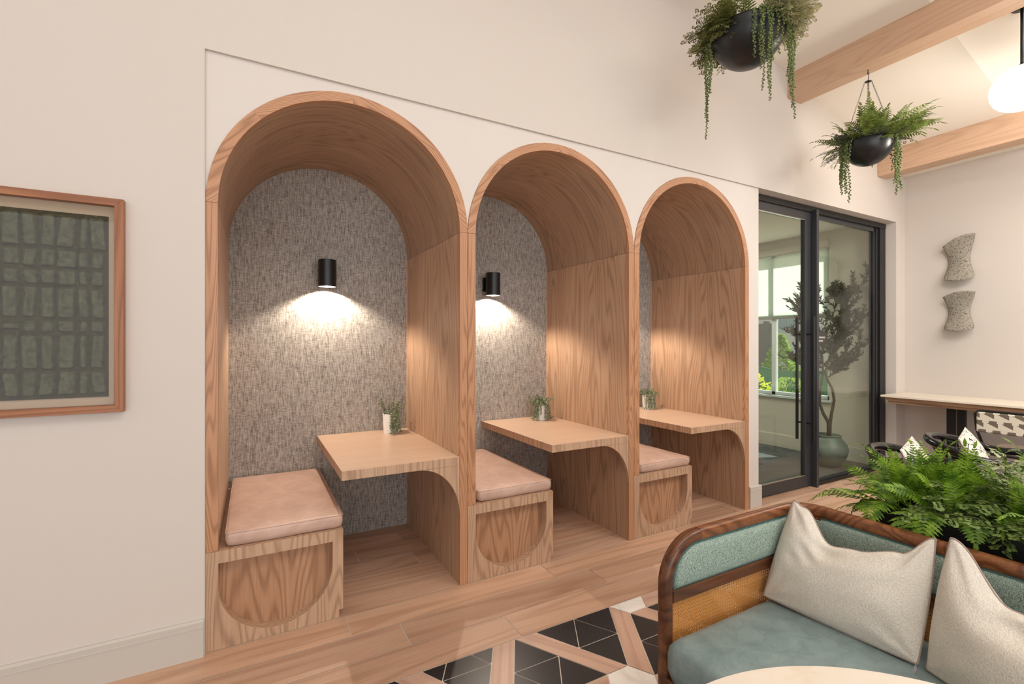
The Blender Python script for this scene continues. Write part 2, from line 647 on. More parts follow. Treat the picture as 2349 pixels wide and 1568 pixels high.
# beams
blabels = ['oak ceiling beam above the ivy planter, nearest the first booth', 'oak ceiling beam with the fern planter hooked to its underside', 'oak ceiling beam closest to the end wall with two stone sculptures']
for i, (xa, xb, zb) in enumerate(((2.64, 2.84, 4.065), (4.257, 4.461, 3.63), (5.87, 6.06, 3.195))):
    b = MB(); b.box(xa, xb, -7, YW, zb, zb + .285 + (0 if i else .1))
    o = obj('ceiling_beam', b, M['beam'], bevel=.006)
    tag(o, blabels[i], 'beam', 'oak ceiling beams')

# ------------------------------------------------------------------ arched booths
def ringpts(r, n=48):
    return [(X0 + P / 2 + r * cos(pi - pi * k / n), ZS + r * sin(pi - pi * k / n)) for k in range(n + 1)]


g = .0015
alc = thing('arched_booth', 'oak arched booth nearest the green relief artwork, leftmost and largest of three', 'booth', (X0 + P / 2, 0, 0), 'oak arched booths')
ro, ri = R - g, R - T
N = 48
out, inn = ringpts(ro, N), ringpts(ri, N)
YF = -.006
tb = MB()


def strip(mbx, a, b, c, d, y0, y1, uvs=None):
    pass


# front trim (face + thickness back to .02), grain slanting on the curve
for k in range(N):
    (xa, za), (xb, zb) = out[k], out[k + 1]
    (xc, zc), (xd, zd) = inn[k], inn[k + 1]
    s0, s1 = k / N * pi * R, (k + 1) / N * pi * R
    seg = int(k * 4 / N)
    def duv(x, z):
        ang = radians([38, 20, -28, -52][seg])
        return (x * cos(ang) + z * sin(ang) + seg, -x * sin(ang) + z * cos(ang))
    tb.add([(xa, YF, za), (xb, YF, zb), (xd, YF, zd), (xc, YF, zc)], [(3, 2, 1, 0)], 0, [duv(xa, za), duv(xb, zb), duv(xd, zd), duv(xc, zc)])
    tb.add([(xa, YF, za), (xb, YF, zb), (xb, .02, zb), (xa, .02, za)], [(0, 1, 2, 3)], 0, [duv(xa, za), duv(xb, zb), duv(xb, zb), duv(xa, za)])
    tb.add([(xc, YF, zc), (xd, YF, zd), (xd, .02, zd), (xc, .02, zc)], [(3, 2, 1, 0)], 0, [(s0, 0), (s1, 0), (s1, .02), (s0, .02)])
obj('arch_trim', tb, M['oakd'], alc)
for (xa, xb, z0) in ((X0 + g, XI, .456), (XR, X0 + P - g, 0)):
    b = MB(); zt = ZS - .0015
    def U(x, z): return (z, x)
    for (pa, pb_, pc, pd) in (((xa, YF, z0), (xb, YF, z0), (xb, YF, zt), (xa, YF, zt)), ((xa, .02, z0), (xa, YF, z0), (xa, YF, zt), (xa, .02, zt)), ((xb, YF, z0), (xb, .02, z0), (xb, .02, zt), (xb, YF, zt)), ((xa, YF, z0), (xa, .02, z0), (xb, .02, z0), (xb, YF, z0))):
        b.add([pa, pb_, pc, pd], [(0, 1, 2, 3)], 0, [(p[2] + xa * 3, p[0] * 1.5 + p[1]) for p in (pa, pb_, pc, pd)])
    obj('post', b, M['oakd'], alc)
    # side lining, vertical veneer
    b = MB()
    b.box(xa, xb, .02, DEP, z0, zt)
    obj('side_lining', b, M['oakz'], alc)
vb = MB()
for k in range(N):
    (xc, zc), (xd, zd) = inn[k], inn[k + 1]
    (xa, za), (xb, zb) = out[k], out[k + 1]
    s0, s1 = k / N * pi * ri, (k + 1) / N * pi * ri
    vb.add([(xc, .02, zc), (xd, .02, zd), (xd, DEP, zd), (xc, DEP, zc)], [(0, 3, 2, 1)], 0, [(s0, .02), (s1, .02), (s1, DEP), (s0, DEP)])
    vb.add([(xa, .02, za), (xb, .02, zb), (xb, DEP, zb), (xa, DEP, za)], [(0, 1, 2, 3)], 0, [(s0, .02), (s1, .02), (s1, DEP), (s0, DEP)])
o = obj('vault_lining', vb, M['oakuv'], alc, smooth=True)
bb = MB(); bb.box(X0 + .002, X0 + P - .002, DEP, DEP + .012, 0, ZS + R)
obj('back_panel', bb, M['cloth'], alc)
b = MB(); b.box(XR - .004, XR, DEP - .006, DEP, .755, ZS); obj('corner_bead', b, M['oakx'], alc)
dup(alc, (P, 0, 0), 'oak arched booth in the middle of the row of three')
dup(alc, (2 * P, 0, 0), 'oak arched booth nearest the black framed glass door, smallest looking of three')

# bench
BX0, BX1, BZ = X0 + .0015, .412, .4545
bench = thing('booth_bench', 'oak bench base with half-round recess, in the booth nearest the artwork', 'bench', (BX0, 0, 0), 'oak bench bases in the booths')
fr = MB()
na, nb_, ntop = -.139, .361, .398
nr = (nb_ - na) / 2; ncx = (na + nb_) / 2; nzc = .04 + nr
npt = [(ncx - nr * cos(pi * k / 32), nzc - nr * sin(pi * k / 32)) for k in range(33)]
y0 = YF + .001
fr.quad((BX0, y0, 0), (na, y0, 0), (na, y0, BZ), (BX0, y0, BZ))
for k in range(32):
    (xa, za), (xb, zb) = npt[k], npt[k + 1]
    fr.quad((xa, y0, 0), (xb, y0, 0), (xb, y0, zb), (xa, y0, za))
    fr.quad((xa, y0, ntop), (xb, y0, ntop), (xb, y0, BZ), (xa, y0, BZ))
    fr.quad((xa, y0, za), (xb, y0, zb), (xb, .05, zb), (xa, .05, za))
fr.quad((na, y0, ntop), (na, y0, nzc), (na, .05, nzc), (na, .05, ntop))
fr.quad((nb_, y0, nzc), (nb_, y0, ntop), (nb_, .05, ntop), (nb_, .05, nzc))
fr.quad((nb_, y0, ntop), (na, y0, ntop), (na, .05, ntop), (nb_, .05, ntop))
NX = .392
fr.quad((nb_, y0, 0), (NX, y0, 0), (NX, y0, BZ), (nb_, y0, BZ))
fr.quad((NX, y0, .042), (BX1, y0, .042), (BX1, y0, BZ), (NX, y0, BZ))
fr.quad((NX, y0, .042), (NX, y0, 0), (NX, .03, 0), (NX, .03, .042))
fr.quad((NX, y0, .042), (NX, DEP, .042), (BX1, DEP, .042), (BX1, y0, .042))
fr.quad((BX1, y0, .042), (BX1, DEP, .042), (BX1, DEP, BZ), (BX1, y0, BZ))
fr.quad((BX0, y0, BZ), (BX1, y0, BZ), (BX1, DEP, BZ), (BX0, DEP, BZ))
fr.quad((BX0, y0, 0), (BX0, y0, BZ), (BX0, DEP, BZ), (BX0, DEP, 0))
obj('bench_frame', fr, M['oakz'], bench)
b = MB(); b.box(na - .02, nb_ + .02, .05, .06, .01, ntop + .02)
obj('recessed_panel', b, wood('oak_recess', lin((118, 80, 54)), lin((172, 128, 96)), lin((194, 154, 122)), 'Object', rot=R90Y, ring=13), bench)
b = MB(); b.box(NX - .01, NX, .03, DEP, 0, .042); obj('toe_kick', b, M['darkgrey'], bench)
dup(bench, (P, 0, 0), 'oak bench base with half-round recess, in the middle booth')
dup(bench, (2 * P, 0, 0), 'oak bench base with half-round recess, in the booth beside the glass door')

# cushion
t = NT('tan_leather'); v = t.coord('Object')
lc = t.ramp(t.noise(v, 9, 5, .65, .6), [(.28, lin((184, 152, 136))), (.55, lin((200, 168, 151))), (.82, lin((214, 184, 168)))])
t.bump(t.noise(v, 160, 3), .08, .001)
M['tan'] = t.base(lc, .42, .4)


def cushion_mb(x0, x1, y0, y1, z0, h, crown, er, nx=24, ny=30, seed=0, wr=.002):
    """boxed cushion: rounded sides, crowned top"""
    m = MB()
    prof = [(0.0, er * .8), (er * .25, er * .2), (er * .9, 0)]
    rings = []
    zz = [(er, z0), (er * .35, z0 + h * .10), (0, z0 + h * .38), (0, z0 + h * .72), (er * .12, z0 + h * .90), (er * .5, z0 + h), (er * 1.1, z0 + h + .002)]
    n = 2 * (nx + ny)
    def ringpos(ins, z):
        o = []
        a0, a1, b0, b1 = x0 + ins, x1 - ins, y0 + ins, y1 - ins
        cr = .022
        for k in range(nx): o.append((a0 + (a1 - a0) * k / nx, b0))
        for k in range(ny): o.append((a1, b0 + (b1 - b0) * k / ny))
        for k in range(nx): o.append((a1 - (a1 - a0) * k / nx, b1))
        for k in range(ny): o.append((a0, b1 - (b1 - b0) * k / ny))
        res = []
        for (x, y) in o:
            # round the plan corners
            for cx, sx in ((a0 + cr, -1), (a1 - cr, 1)):
                for cy, sy in ((b0 + cr, -1), (b1 - cr, 1)):
                    if (x - cx) * sx > 0 and (y - cy) * sy > 0:
                        d = Vector((x - cx, y - cy)); d2 = d.normalized() * cr
                        if d.length > cr: x, y = cx + d2.x, cy + d2.y
            w_ = noise.noise(Vector((x * 9 + seed, y * 9, z * 12))) * wr
            res.append((x + w_, y + w_, z + w_ * .6))
        return res
    vs = []
    for ins, z in zz: vs += ringpos(ins, z)
    fs = []
    for i in range(len(zz) - 1):
        for k in range(n):
            l = (k + 1) % n
            fs.append((i * n + k, i * n + l, (i + 1) * n + l, (i + 1) * n + k))
    m.add(vs, fs)
    # top grid
    ins = er * 1.1
    base = len(zz) - 1
    tv = []
    lastring = vs[base * n:(base + 1) * n]
    for j in range(ny + 1):
        for i in range(nx + 1):
            x = x0 + ins + (x1 - x0 - 2 * ins) * i / nx; y = y0 + ins + (y1 - y0 - 2 * ins) * j / ny
            if j == 0: p = lastring[i]
            elif i == nx: p = lastring[nx + j] if nx + j < n else lastring[0]
            elif j == ny: p = lastring[nx + ny + (nx - i)] if nx + ny + nx - i < n else lastring[0]
            elif i == 0: p = lastring[(2 * nx + ny + (ny - j)) % n]
            else:
                c = (sin(pi * i / nx) * sin(pi * j / ny)) ** .45
                p = (x, y, z0 + h + .002 + crown * c + noise.noise(Vector((x * 5 + seed, y * 5, 1))) * wr * 2)
            tv.append(p)
    fs = []
    for j in range(ny):
        for i in range(nx):
            a = j * (nx + 1) + i
            fs.append((a, a + 1, a + nx + 2, a + nx + 1))
    m.add(tv, fs)
    m.add(ringpos(er, z0), [tuple(range(n - 1, -1, -1))])
    return m


clabels = ['tan leather seat cushion in the booth nearest the artwork', 'tan leather seat cushion in the middle booth', 'tan leather seat cushion in the booth beside the glass door']
cush = None
CX0, CX1, CY0, CY1 = -.115, .418, .012, 1.06
for i in range(3):
    if i == 0:
        cush = thing('seat_cushion', clabels[0], 'cushion', (CX0, 0, BZ + .001), 'tan booth seat cushions')
        cbo = obj('cushion_body', cushion_mb(CX0, CX1, CY0, CY1, BZ + .002, .066, .014, .014), M['tan'], cush, smooth=True)
        sm = MB()
        zz = BZ + .066
        sm.tube([(CX0 + .012, CY0 + .003, zz), (CX1 - .012, CY0 + .003, zz), (CX1 - .003, CY0 + .012, zz), (CX1 - .003, CY1 - .012, zz), (CX0 + .003, CY1 - .012, zz), (CX0 + .003, CY0 + .012, zz)], .0022, 6, True)
        obj('piping', sm, M['tan'], cbo, smooth=True)
    else:
        dup(cush, (P * i, 0, 0), clabels[i])

# table
table = thing('booth_table', 'oak cantilever table with curved bracket, in the booth nearest the artwork', 'table', (XR, 0, .75), 'oak cantilever tables in the booths')
b = MB(); b.box(.405, XR - .0005, YF + .002, DEP - .001, .702, .752)
tt = wood('oak_tabletop', lin((176, 140, 114)), lin((202, 168, 142)), lin((212, 180, 154)), 'Object', ring=5, pores=.12, ampl=.35, rough=.34)
o = obj('tabletop', b, [tt, M['oakz']], table, bevel=.0015)
for p in o.data.polygons:
    p.material_index = 0 if abs(p.normal.z) > .9 else 1
b = MB()
rw, rh = .245, .29
poly = [(XR - .0005, .7015)] + [(XR - .0005 - rw + rw * sin(a), .7015 - rh + rh * cos(a)) for a in [pi / 2 * k / 24 for k in range(24, -1, -1)]]
b.prism(poly, YF + .002, .022, 'y')
obj('bracket', b, M['oakz'], table)
dup(table, (P, 0, 0), 'oak cantilever table with curved bracket, in the middle booth')
dup(table, (2 * P, 0, 0), 'oak cantilever table with curved bracket, in the booth beside the glass door')

# sconces
sl = ['black cylinder wall sconce in the booth nearest the artwork', 'black cylinder wall sconce in the middle booth', 'black cylinder wall sconce in the booth beside the glass door']
SX, SY = .4615, .97
sc = thing('wall_sconce', sl[0], 'wall lamp', (SX, DEP, 1.9), 'black cylinder sconces in the booths')
b = MB(); rr_ = .0605
b.lathe([(.0001, 2.0), (rr_ - .002, 2.0), (rr_, 1.998), (rr_, 1.812), (rr_ - .003, 1.812), (rr_ - .003, 1.862), (.0001, 1.862)], 40, (SX, SY, 0))
sho = obj('shade', b, M['blackmetal'], sc, auto=40)
b = MB(); b.box(SX - .05, SX + .05, DEP - .014, DEP, 1.852, 1.97)
b.box(SX - .015, SX + .015, SY + .04, DEP - .01, 1.88, 1.94)
obj('mounting_plate', b, M['blackmetal'], sc, bevel=.001)
b = MB(); b.lathe([(.0001, 1.8615), (rr_ - .004, 1.8615), (rr_ - .004, 1.8595), (.0001, 1.8595)], 32, (SX, SY, 0))
obj('lens', b, M['lens'], sho)
dup(sc, (P, 0, 0), sl[1]); dup(sc, (2 * P, 0, 0), sl[2])
for i in range(3):
    lamp('sconce_light', 'SPOT', (SX + P * i, SY, 1.846), 40, (1, .86, .70), (0, 0, 0), .010, spot_size=radians(158), spot_blend=.55)


# ------------------------------------------------------------------ foliage builders
def frame_of(d, up=Vector((0, 0, 1))):
    d = d.normalized()
    s_ = d.cross(up)
    if s_.length < 1e-4: s_ = Vector((1, 0, 0))
    s_.normalize()
    return d, s_, s_.cross(d).normalized()


def pinna(m, p, d, nrm, L, w_, teeth=5, curl=.15, mi=0):
    """serrated leaflet with mid rib"""
    d = d.normalized()
    s_ = d.cross(nrm).normalized()
    vs = []
    n = teeth * 2
    for i in range(n + 1):
        f = i / n
        prof = (sin(pi * min(1, f * .96 + .08)) ** .7) * (1 - f * .35)
        if i == n: prof = 0
        ww = w_ * prof * (1.0 if i % 2 else .62)
        c = p + d * L * f - nrm * curl * L * f * f
        e = -nrm * ww * .25
        vs += [c + s_ * ww + e + d * ww * .35, c, c - s_ * ww + e + d * ww * .35]
    fs = []
    for i in range(n):
        a = i * 3
        fs += [(a, a + 1, a + 4, a + 3), (a + 1, a + 2, a + 5, a + 4)]
    m.add(vs, fs, mi)


def frond(m, base, az, el, L, W=.08, droop=1.2, pairs=14, teeth=4, mi=0, rachis=.0016, roll=0, stem_frac=.18, pw=.011, tip=True):
    """arching fern frond"""
    pts = []
    p = Vector(base)
    d = Vector((cos(az) * cos(el), sin(az) * cos(el), sin(el)))
    n = 22
    dirs = []
    for i in range(n + 1):
        pts.append(p.copy()); dirs.append(d.copy())
        p = p + d * L / n
        d = (d + Vector((0, 0, -droop / n)) * (.4 + 1.2 * i / n)).normalized()
    m.tube(pts, [rachis * (1.2 - i / n) for i in range(n + 1)], 4, False, mi, False)
    i0 = stem_frac
    for k in range(pairs):
        f = i0 + (1 - i0) * (k + .3) / pairs
        fi = f * n; a = min(n - 1, int(fi)); fr_ = fi - a
        q = pts[a].lerp(pts[a + 1], fr_); dd = dirs[a].lerp(dirs[a + 1], fr_).normalized()
        D, S, U = frame_of(dd)
        if roll: S = (S * cos(roll) + U * sin(roll)).normalized(); U = S.cross(D).normalized()
        g_ = (f - i0) / (1 - i0)
        ll = W * (sin(pi * min(1, .22 + g_ * .80)) ** .8) * random.uniform(.88, 1.08)
        ll = max(ll, W * .12)
        for sgn in (1, -1):
            dl = (S * sgn + D * (.35 + .5 * g_) + U * random.uniform(.0, .22)).normalized()
            pinna(m, q, dl, U, ll, pw * (.6 + .4 * ll / W), teeth, random.uniform(.1, .4), mi)
    if tip:
        pinna(m, pts[-2], dirs[-1], frame_of(dirs[-1])[2], L * .14, pw * 1.1, teeth + 1, .2, mi)


def fan(m, p, d, nrm, s_, mi=0):
    sd = d.cross(nrm).normalized()
    vs = [p, p + d * s_ * .75 + sd * s_ * .55, p + d * s_ * 1.02 + sd * s_ * .28, p + d * s_ * 1.1, p + d * s_ * 1.0 - sd * s_ * .3, p + d * s_ * .72 - sd * s_ * .56]
    m.add(vs, [(0, 1, 2, 3), (0, 3, 4, 5)], mi)


def maiden(m, base, az, el, L, leaf_s=.010, droop=1.0, side=6, mi=0, mj=0, sub=5):
    """branching sprig with small fan leaflets"""
    p = Vector(base); d = Vector((cos(az) * cos(el), sin(az) * cos(el), sin(el)))
    n = side * 2
    pts = []; dirs = []
    for i in range(n + 1):
        pts.append(p.copy()); dirs.append(d.copy())
        p = p + d * L / n
        d = (d + Vector((random.uniform(-.08, .08), random.uniform(-.08, .08), -droop / n * (.3 + i / n)))).normalized()
    m.tube(pts, .0009, 3, False, mj, False)
    for i in range(3, n + 1):
        D, S, U = frame_of(dirs[i])
        sgn = 1 if i % 2 else -1
        bl = L * .38 * (1 - .65 * i / n)
        dd = (S * sgn + D * .9 + U * random.uniform(-.5, .5)).normalized()
        q = pts[i].copy()
        sp = [q.copy()]
        for k in range(sub):
            q = q + dd * bl / sub
            dd = (dd + Vector((random.uniform(-.12, .12), random.uniform(-.12, .12), -.08))).normalized()
            sp.append(q.copy())
            D2, S2, U2 = frame_of(dd)
            for s2 in (1, -1):
                ld = (S2 * s2 + D2 * .5 + U2 * random.uniform(-.3, .3)).normalized()
                fan(m, q + ld * .002, ld, (U2 + S2 * random.uniform(-.6, .6)).normalized(), leaf_s * random.uniform(.7, 1.25), mi)
        fan(m, q, dd, U2, leaf_s, mi)
        m.tube(sp, .0005, 3, False, mj, False)


def bead(m, p, d, r, ln, mi=0):
    d = d.normalized(); s_ = d.orthogonal().normalized(); t_ = d.cross(s_)
    a = random.uniform(0, 6)
    vs = [p]
    for f, q in ((.3, .85), (.7, .8)):
        for k in range(5):
            an = a + 2 * pi * k / 5
            vs.append(p + d * ln * f + (s_ * cos(an) + t_ * sin(an)) * r * q)
    vs.append(p + d * ln)
    fs = []
    for k in range(5):
        l = (k + 1) % 5
        fs += [(0, 1 + l, 1 + k), (1 + k, 1 + l, 6 + l, 6 + k), (6 + k, 6 + l, 11)]
    m.add(vs, fs, mi)


def vine(m, pts, br=.0045, bl=.009, step=.006, mi=0, mj=0, spread=.8):
    """hanging strand covered with bead leaves along a polyline"""
    pts = [Vector(p) for p in pts]
    m.tube(pts, .0009, 3, False, mj, False)
    k = 0
    for i in range(len(pts) - 1):
        a, b_ = pts[i], pts[i + 1]
        n = max(1, int((b_ - a).length / step))
        dr = (b_ - a).normalized()
        for j in range(n):
            q = a.lerp(b_, j / n)
            k += 1
            an = k * 2.4 + random.uniform(-.3, .3)
            o1 = dr.orthogonal().normalized(); o2 = dr.cross(o1)
            od = (o1 * cos(an) + o2 * sin(an)) * spread + dr * .45
            bead(m, q, od, br * random.uniform(.8, 1.2), bl * random.uniform(.75, 1.2), mi)


def hang(start, outdir, out, length, n=14, sway=.012):
    s_ = Vector(start)
    pts = [s_.copy()]
    o_ = Vector(outdir).normalized()
    for i in range(1, 5):
        f = i / 4
        pts.append(s_ + o_ * out * sin(f * pi / 2) + Vector((0, 0, .02 * sin(pi * f) - .03 * f * f)))
    q = pts[-1].copy()
    ph = random.uniform(0, 6)
    for i in range(n):
        q = q + Vector((sway * sin(i * .9 + ph) * .5, sway * cos(i * .7 + ph) * .5, -length / n))
        pts.append(q.copy())
    return pts


# ------------------------------------------------------------------ small pots on the booth tables
def ribbed(m, c, r, h, n=30):
    prof = [(r * .90, 0), (r * .92, 0.001), (r, h), (r - .004, h), (r - .006, h * .5), (.001, h * .5)]
    m.lathe(prof, n * 4, c, wob=lambda a: 1 - .035 * abs(sin(a * n / 2)))


def smallplant(loc, seed, h, label, lean, kind):
    random.seed(seed)
    t_ = thing('potted_succulent', label, 'plant', loc, 'small succulents in white ribbed pots on the booth tables')
    m = MB(); ribbed(m, loc, .058, .145)
    po = obj('pot', m, M['white_pot'], t_, auto=30)
    m = MB(); m.lathe([(.001, .130), (.048, .130)], 16, loc); obj('soil', m, M['soil'], po)
    m = MB()
    L = Vector(loc)
    if kind == 0:
        for k in range(11):
            az = random.uniform(0, 2 * pi)
            rr2 = random.uniform(.008, .042)
            p = L + Vector((cos(az) * rr2, sin(az) * rr2, .128))
            ln = h * random.uniform(.45, 1.0)
            pts = [p + Vector((cos(az) * rr2 * f * 1.3, sin(az) * rr2 * f * 1.3, ln * f)) for f in (0, .3, .6, .85, 1)]
            vine(m, pts, .007, .014, .0065, 0, 0)
        az = radians(200)
        for k in range(4):
            az = random.uniform(0, 2 * pi)
            p = L + Vector((cos(az) * .03, sin(az) * .04, .14))
            pts = [p, p + Vector((cos(az) * .02, sin(az) * .02, .018)), p + Vector((cos(az) * .03, sin(az) * .03, .03))]
            vine(m, pts, .007, .014, .0065)
    else:
        for k in range(46):
            az = random.uniform(0, 2 * pi); el = random.uniform(.2, 1.5)
            p = L + Vector((cos(az) * .02, sin(az) * .02, .128))
            d = Vector((cos(az) * cos(el), sin(az) * cos(el), sin(el)))
            ln = h * random.uniform(.5, .9)
            vine(m, [p, p + d * ln * .5, p + d * ln + Vector((0, 0, -.01))], .007, .014, .0075)
    obj('upright_stems', m, M['sage'], t_)
    m = MB()
    for az, ln in lean:
        d = Vector((cos(az), sin(az), 0))
        s_ = L + d * .050 + Vector((0, 0, .142))
        pts = [s_, s_ + d * .012 + Vector((0, 0, .008)), s_ + d * .02 + Vector((0, 0, -.01))]
        z = pts[-1].z
        zt = max(.769, z - ln)
        nn_ = 6
        for i in range(1, nn_ + 1):
            pts.append(s_ + d * (.02 + .002 * i) + Vector((random.uniform(-.003, .003), random.uniform(-.003, .003), 0)) * 1 + Vector((0, 0, (zt - s_.z) * i / nn_)))
        if zt <= .7691:
            sd = Vector((-d.y, d.x, 0)) * random.choice((-1, 1))
            for i in range(1, 4): pts.append(pts[-1] + (d * .004 + sd * .012))
        vine(m, pts, .0065, .013, .0065)
    obj('trailing_stems', m, M['sage'], t_)
    return t_


_cam_dir = lambda x, y: atan2(-2.575 - y, -x)
smallplant((.895, .912, .7525), 3, .15, 'small upright succulent in a white ribbed pot, table nearest the artwork', [(_cam_dir(.9, .95) + a_, l_) for a_, l_ in ((.1, .17), (.3, .17), (.5, .12), (.75, .10), (.0, .09), (.95, .17), (.2, .17), (.62, .17))], 0)
smallplant((2.195, .90, .7525), 5, .125, 'bushy succulent in a white ribbed pot on the middle booth table', [(_cam_dir(2.2, .93) + a_, l_) for a_, l_ in ((-.9, .17), (-.5, .17), (-.35, .12), (.0, .08), (.5, .17), (.75, .17), (1.0, .17), (1.3, .12), (-.7, .17))], 1)
smallplant((3.495, .945, .7525), 9, .115, 'bushy succulent in a white ribbed pot on the table beside the glass door', [(_cam_dir(3.5, .95) + a_, l_) for a_, l_ in ((-.2, .17), (.1, .17), (.3, .17), (.5, .17), (.8, .17), (1.0, .17))], 1)

# ------------------------------------------------------------------ framed relief artwork
AX1, AZ0, AZ1 = -.474, 1.130, 2.018
AX0 = AX1 - 1.12
art = thing('framed_artwork', 'wood framed green plaster relief of rounded blocks behind glass', 'artwork', (AX1, YW, AZ0))
AY = YW - .040
fw = .030
for (xa, xb, za, zb) in ((AX0, AX1, AZ1 - fw, AZ1), (AX0, AX1, AZ0, AZ0 + fw), (AX1 - fw, AX1, AZ0, AZ1), (AX0, AX0 + fw, AZ0, AZ1)):
    pass
t = M['frame']
fx = wood('artwork_frame_wood_flat', lin((104, 58, 34)), lin((150, 94, 58)), lin((176, 118, 78)), 'Object', ring=9)
b = MB(); b.prism([(AX0, AZ1), (AX1, AZ1), (AX1 - fw, AZ1 - fw), (AX0 + fw, AZ1 - fw)], AY, YW - .001); obj('frame_rail', b, fx, art, bevel=.001)
b = MB(); b.prism([(AX0, AZ0), (AX1, AZ0), (AX1 - fw, AZ0 + fw), (AX0 + fw, AZ0 + fw)], AY, YW - .001); obj('frame_rail', b, fx, art, bevel=.001)
b = MB(); b.prism([(AX1, AZ0), (AX1, AZ1), (AX1 - fw, AZ1 - fw), (AX1 - fw, AZ0 + fw)], AY, YW - .001); obj('frame_stile', b, M['frame'], art, bevel=.001)
b = MB(); b.prism([(AX0, AZ0), (AX0, AZ1), (AX0 + fw, AZ1 - fw), (AX0 + fw, AZ0 + fw)], AY, YW - .001); obj('frame_stile', b, M['frame'], art, bevel=.001)
b = MB(); b.box(AX0 + fw, AX1 - fw, YW - .006, YW - .001, AZ0 + fw, AZ1 - fw)
obj('mat_board', b, plain('linen_mat', (186, 164, 142), .9), art)
# relief: displaced grid
random.seed(21)
rx1, rx0, rz0, rz1 = AX1 - .055, AX0 + .055, AZ0 + .064, AZ1 - .072
cols = []
x = rx1 - .012
wd = [.036, .020, .045, .034, .034, .036, .05, .028, .04, .035, .05, .03, .042, .038, .05, .03, .04, .036, .045]
for w_ in wd:
    w_ *= 1.16
    if x - w_ < rx0 + .01: break
    cols.append((x - w_, x)); x -= w_ + .013
zrows = [.135, .072, .062, .128, .048, .142, .098]
blocks = []
z = rz1 - .014
tot = sum(zrows) + .0115 * 6
k_ = (rz1 - rz0 - .028) / tot
for ri_, h_ in enumerate(zrows):
    h_ *= k_
    for (xa, xb) in cols:
        j = lambda: random.uniform(-.004, .004)
        small = ri_ == 4 and random.random() < .45
        x0_, x1_, z0_, z1_ = xa + j(), xb + j(), z - h_ + abs(j()), z - abs(j())
        if small:
            zc_ = (z0_ + z1_) / 2; z0_, z1_ = zc_ - .011, zc_ + .011
        blocks.append((x0_, x1_, z0_, z1_, random.uniform(.004, .011), random.uniform(-.12, .12)))
    z -= h_ + .0115 * k_
NXg, NZg = 330, 265
hv = []
m = MB()
import bisect
vs = []
for jz in range(NZg + 1):
    zz = rz0 + (rz1 - rz0) * jz / NZg
    rowb = [b_ for b_ in blocks if b_[2] - .004 <= zz <= b_[3] + .004]
    for ix in range(NXg + 1):
        xx = rx0 + (rx1 - rx0) * ix / NXg
        hgt = 0
        for (a0, a1, c0, c1, cr, sk) in rowb:
            xs_ = xx + sk * (zz - (c0 + c1) / 2) + .0015 * noise.noise(Vector((xx * 60, zz * 60, 3)))
            if xs_ < a0 - .003 or xs_ > a1 + .003: continue
            dx_ = max(a0 + cr - xs_, xs_ - (a1 - cr), 0); dz_ = max(c0 + cr - zz, zz - (c1 - cr), 0)
            dd_ = cr - sqrt(dx_ * dx_ + dz_ * dz_)
            hgt = max(hgt, min(1, max(0, dd_ / .0028)) ** .6)
        nz_ = noise.noise(Vector((xx * 120, zz * 210, 1)))
        nz2 = noise.noise(Vector((xx * 90, zz * 130, 5)))
        y_ = YW - .007 - .0035 - hgt * .0125 - (.0010 * nz_ + .0009 * nz2 - (.0022 if nz2 < -.42 else 0)) * (.5 + .6 * hgt)
        vs.append((xx, y_, zz)); hv.append(hgt)
fs = []
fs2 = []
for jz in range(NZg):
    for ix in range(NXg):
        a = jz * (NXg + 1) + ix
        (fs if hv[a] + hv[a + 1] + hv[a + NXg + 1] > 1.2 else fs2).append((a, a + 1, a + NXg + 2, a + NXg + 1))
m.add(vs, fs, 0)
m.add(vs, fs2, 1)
e = .006
m.box(rx0, rx1, YW - .0095, YW - e, rz0, rz1)
t = NT('green_plaster'); v = t.coord('Object')
gc = t.ramp(t.noise(v, 70, 4, .7), [(.3, lin((62, 62, 48))), (.55, lin((94, 93, 73))), (.8, lin((112, 110, 88)))])
t.bump(t.noise(v, 170, 4, .7), .35, .002)
M['plaster'] = t.base(gc, .9, .1)
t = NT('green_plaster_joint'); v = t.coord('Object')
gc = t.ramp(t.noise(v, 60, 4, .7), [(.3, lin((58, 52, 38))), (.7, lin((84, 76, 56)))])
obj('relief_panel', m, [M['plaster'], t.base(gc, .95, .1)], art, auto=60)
b = MB(); b.box(AX0 + fw, AX1 - fw, AY + .006, AY + .008, AZ0 + fw, AZ1 - fw); obj('glass', b, M['artglass'], art)

# ------------------------------------------------------------------ glass door to the conference room
door = MB()
door.box(XW, XD, .08, .18, 2.70, ZT - .004)
door_o = struct('door_1', door, M['blackmetal'], bevel=.003)
def dpart(name, boxes, mat, bev=.002, parent=None):
    b = MB()
    for q in boxes: b.box(*q)
    return obj(name, b, mat, parent or door_o, bevel=bev)
dpart('jamb', [(6.10, 6.16, .10, .17, .0, 2.70), (6.16, XD, .085, .18, 0, 2.70)], M['blackmetal'])
dpart('jamb', [(XW, XW + .045, .085, .18, 0, 2.70)], M['blackmetal'])
dpart('mullion', [(4.835, 4.875, .045, .16, 0, 2.72)], M['darkgrey'])
dpart('sill', [(4.875, 6.10, .075, .17, 0, .03)], M['blackmetal'])
dpart('window_bead', [(4.875, 6.10, .11, .125, .03, .045), (4.875, 6.10, .11, .125, 2.655, 2.70), (6.085, 6.10, .11, .125, .03, 2.70)], M['darkgrey'], .001)
dpart('fixed_pane', [(4.875, 6.10, .126, .134, .03, 2.70)], M['glass'], 0)
leafp = dpart('door_leaf', [(XW + .045, 4.835, .10, .145, 2.622, 2.722), (XW + .045, 4.835, .10, .145, .012, .118), (4.735, 4.83, .10, .145, .118, 2.622), (XW + .045, 3.99, .10, .145, .118, 2.622)], M['darkgrey'])
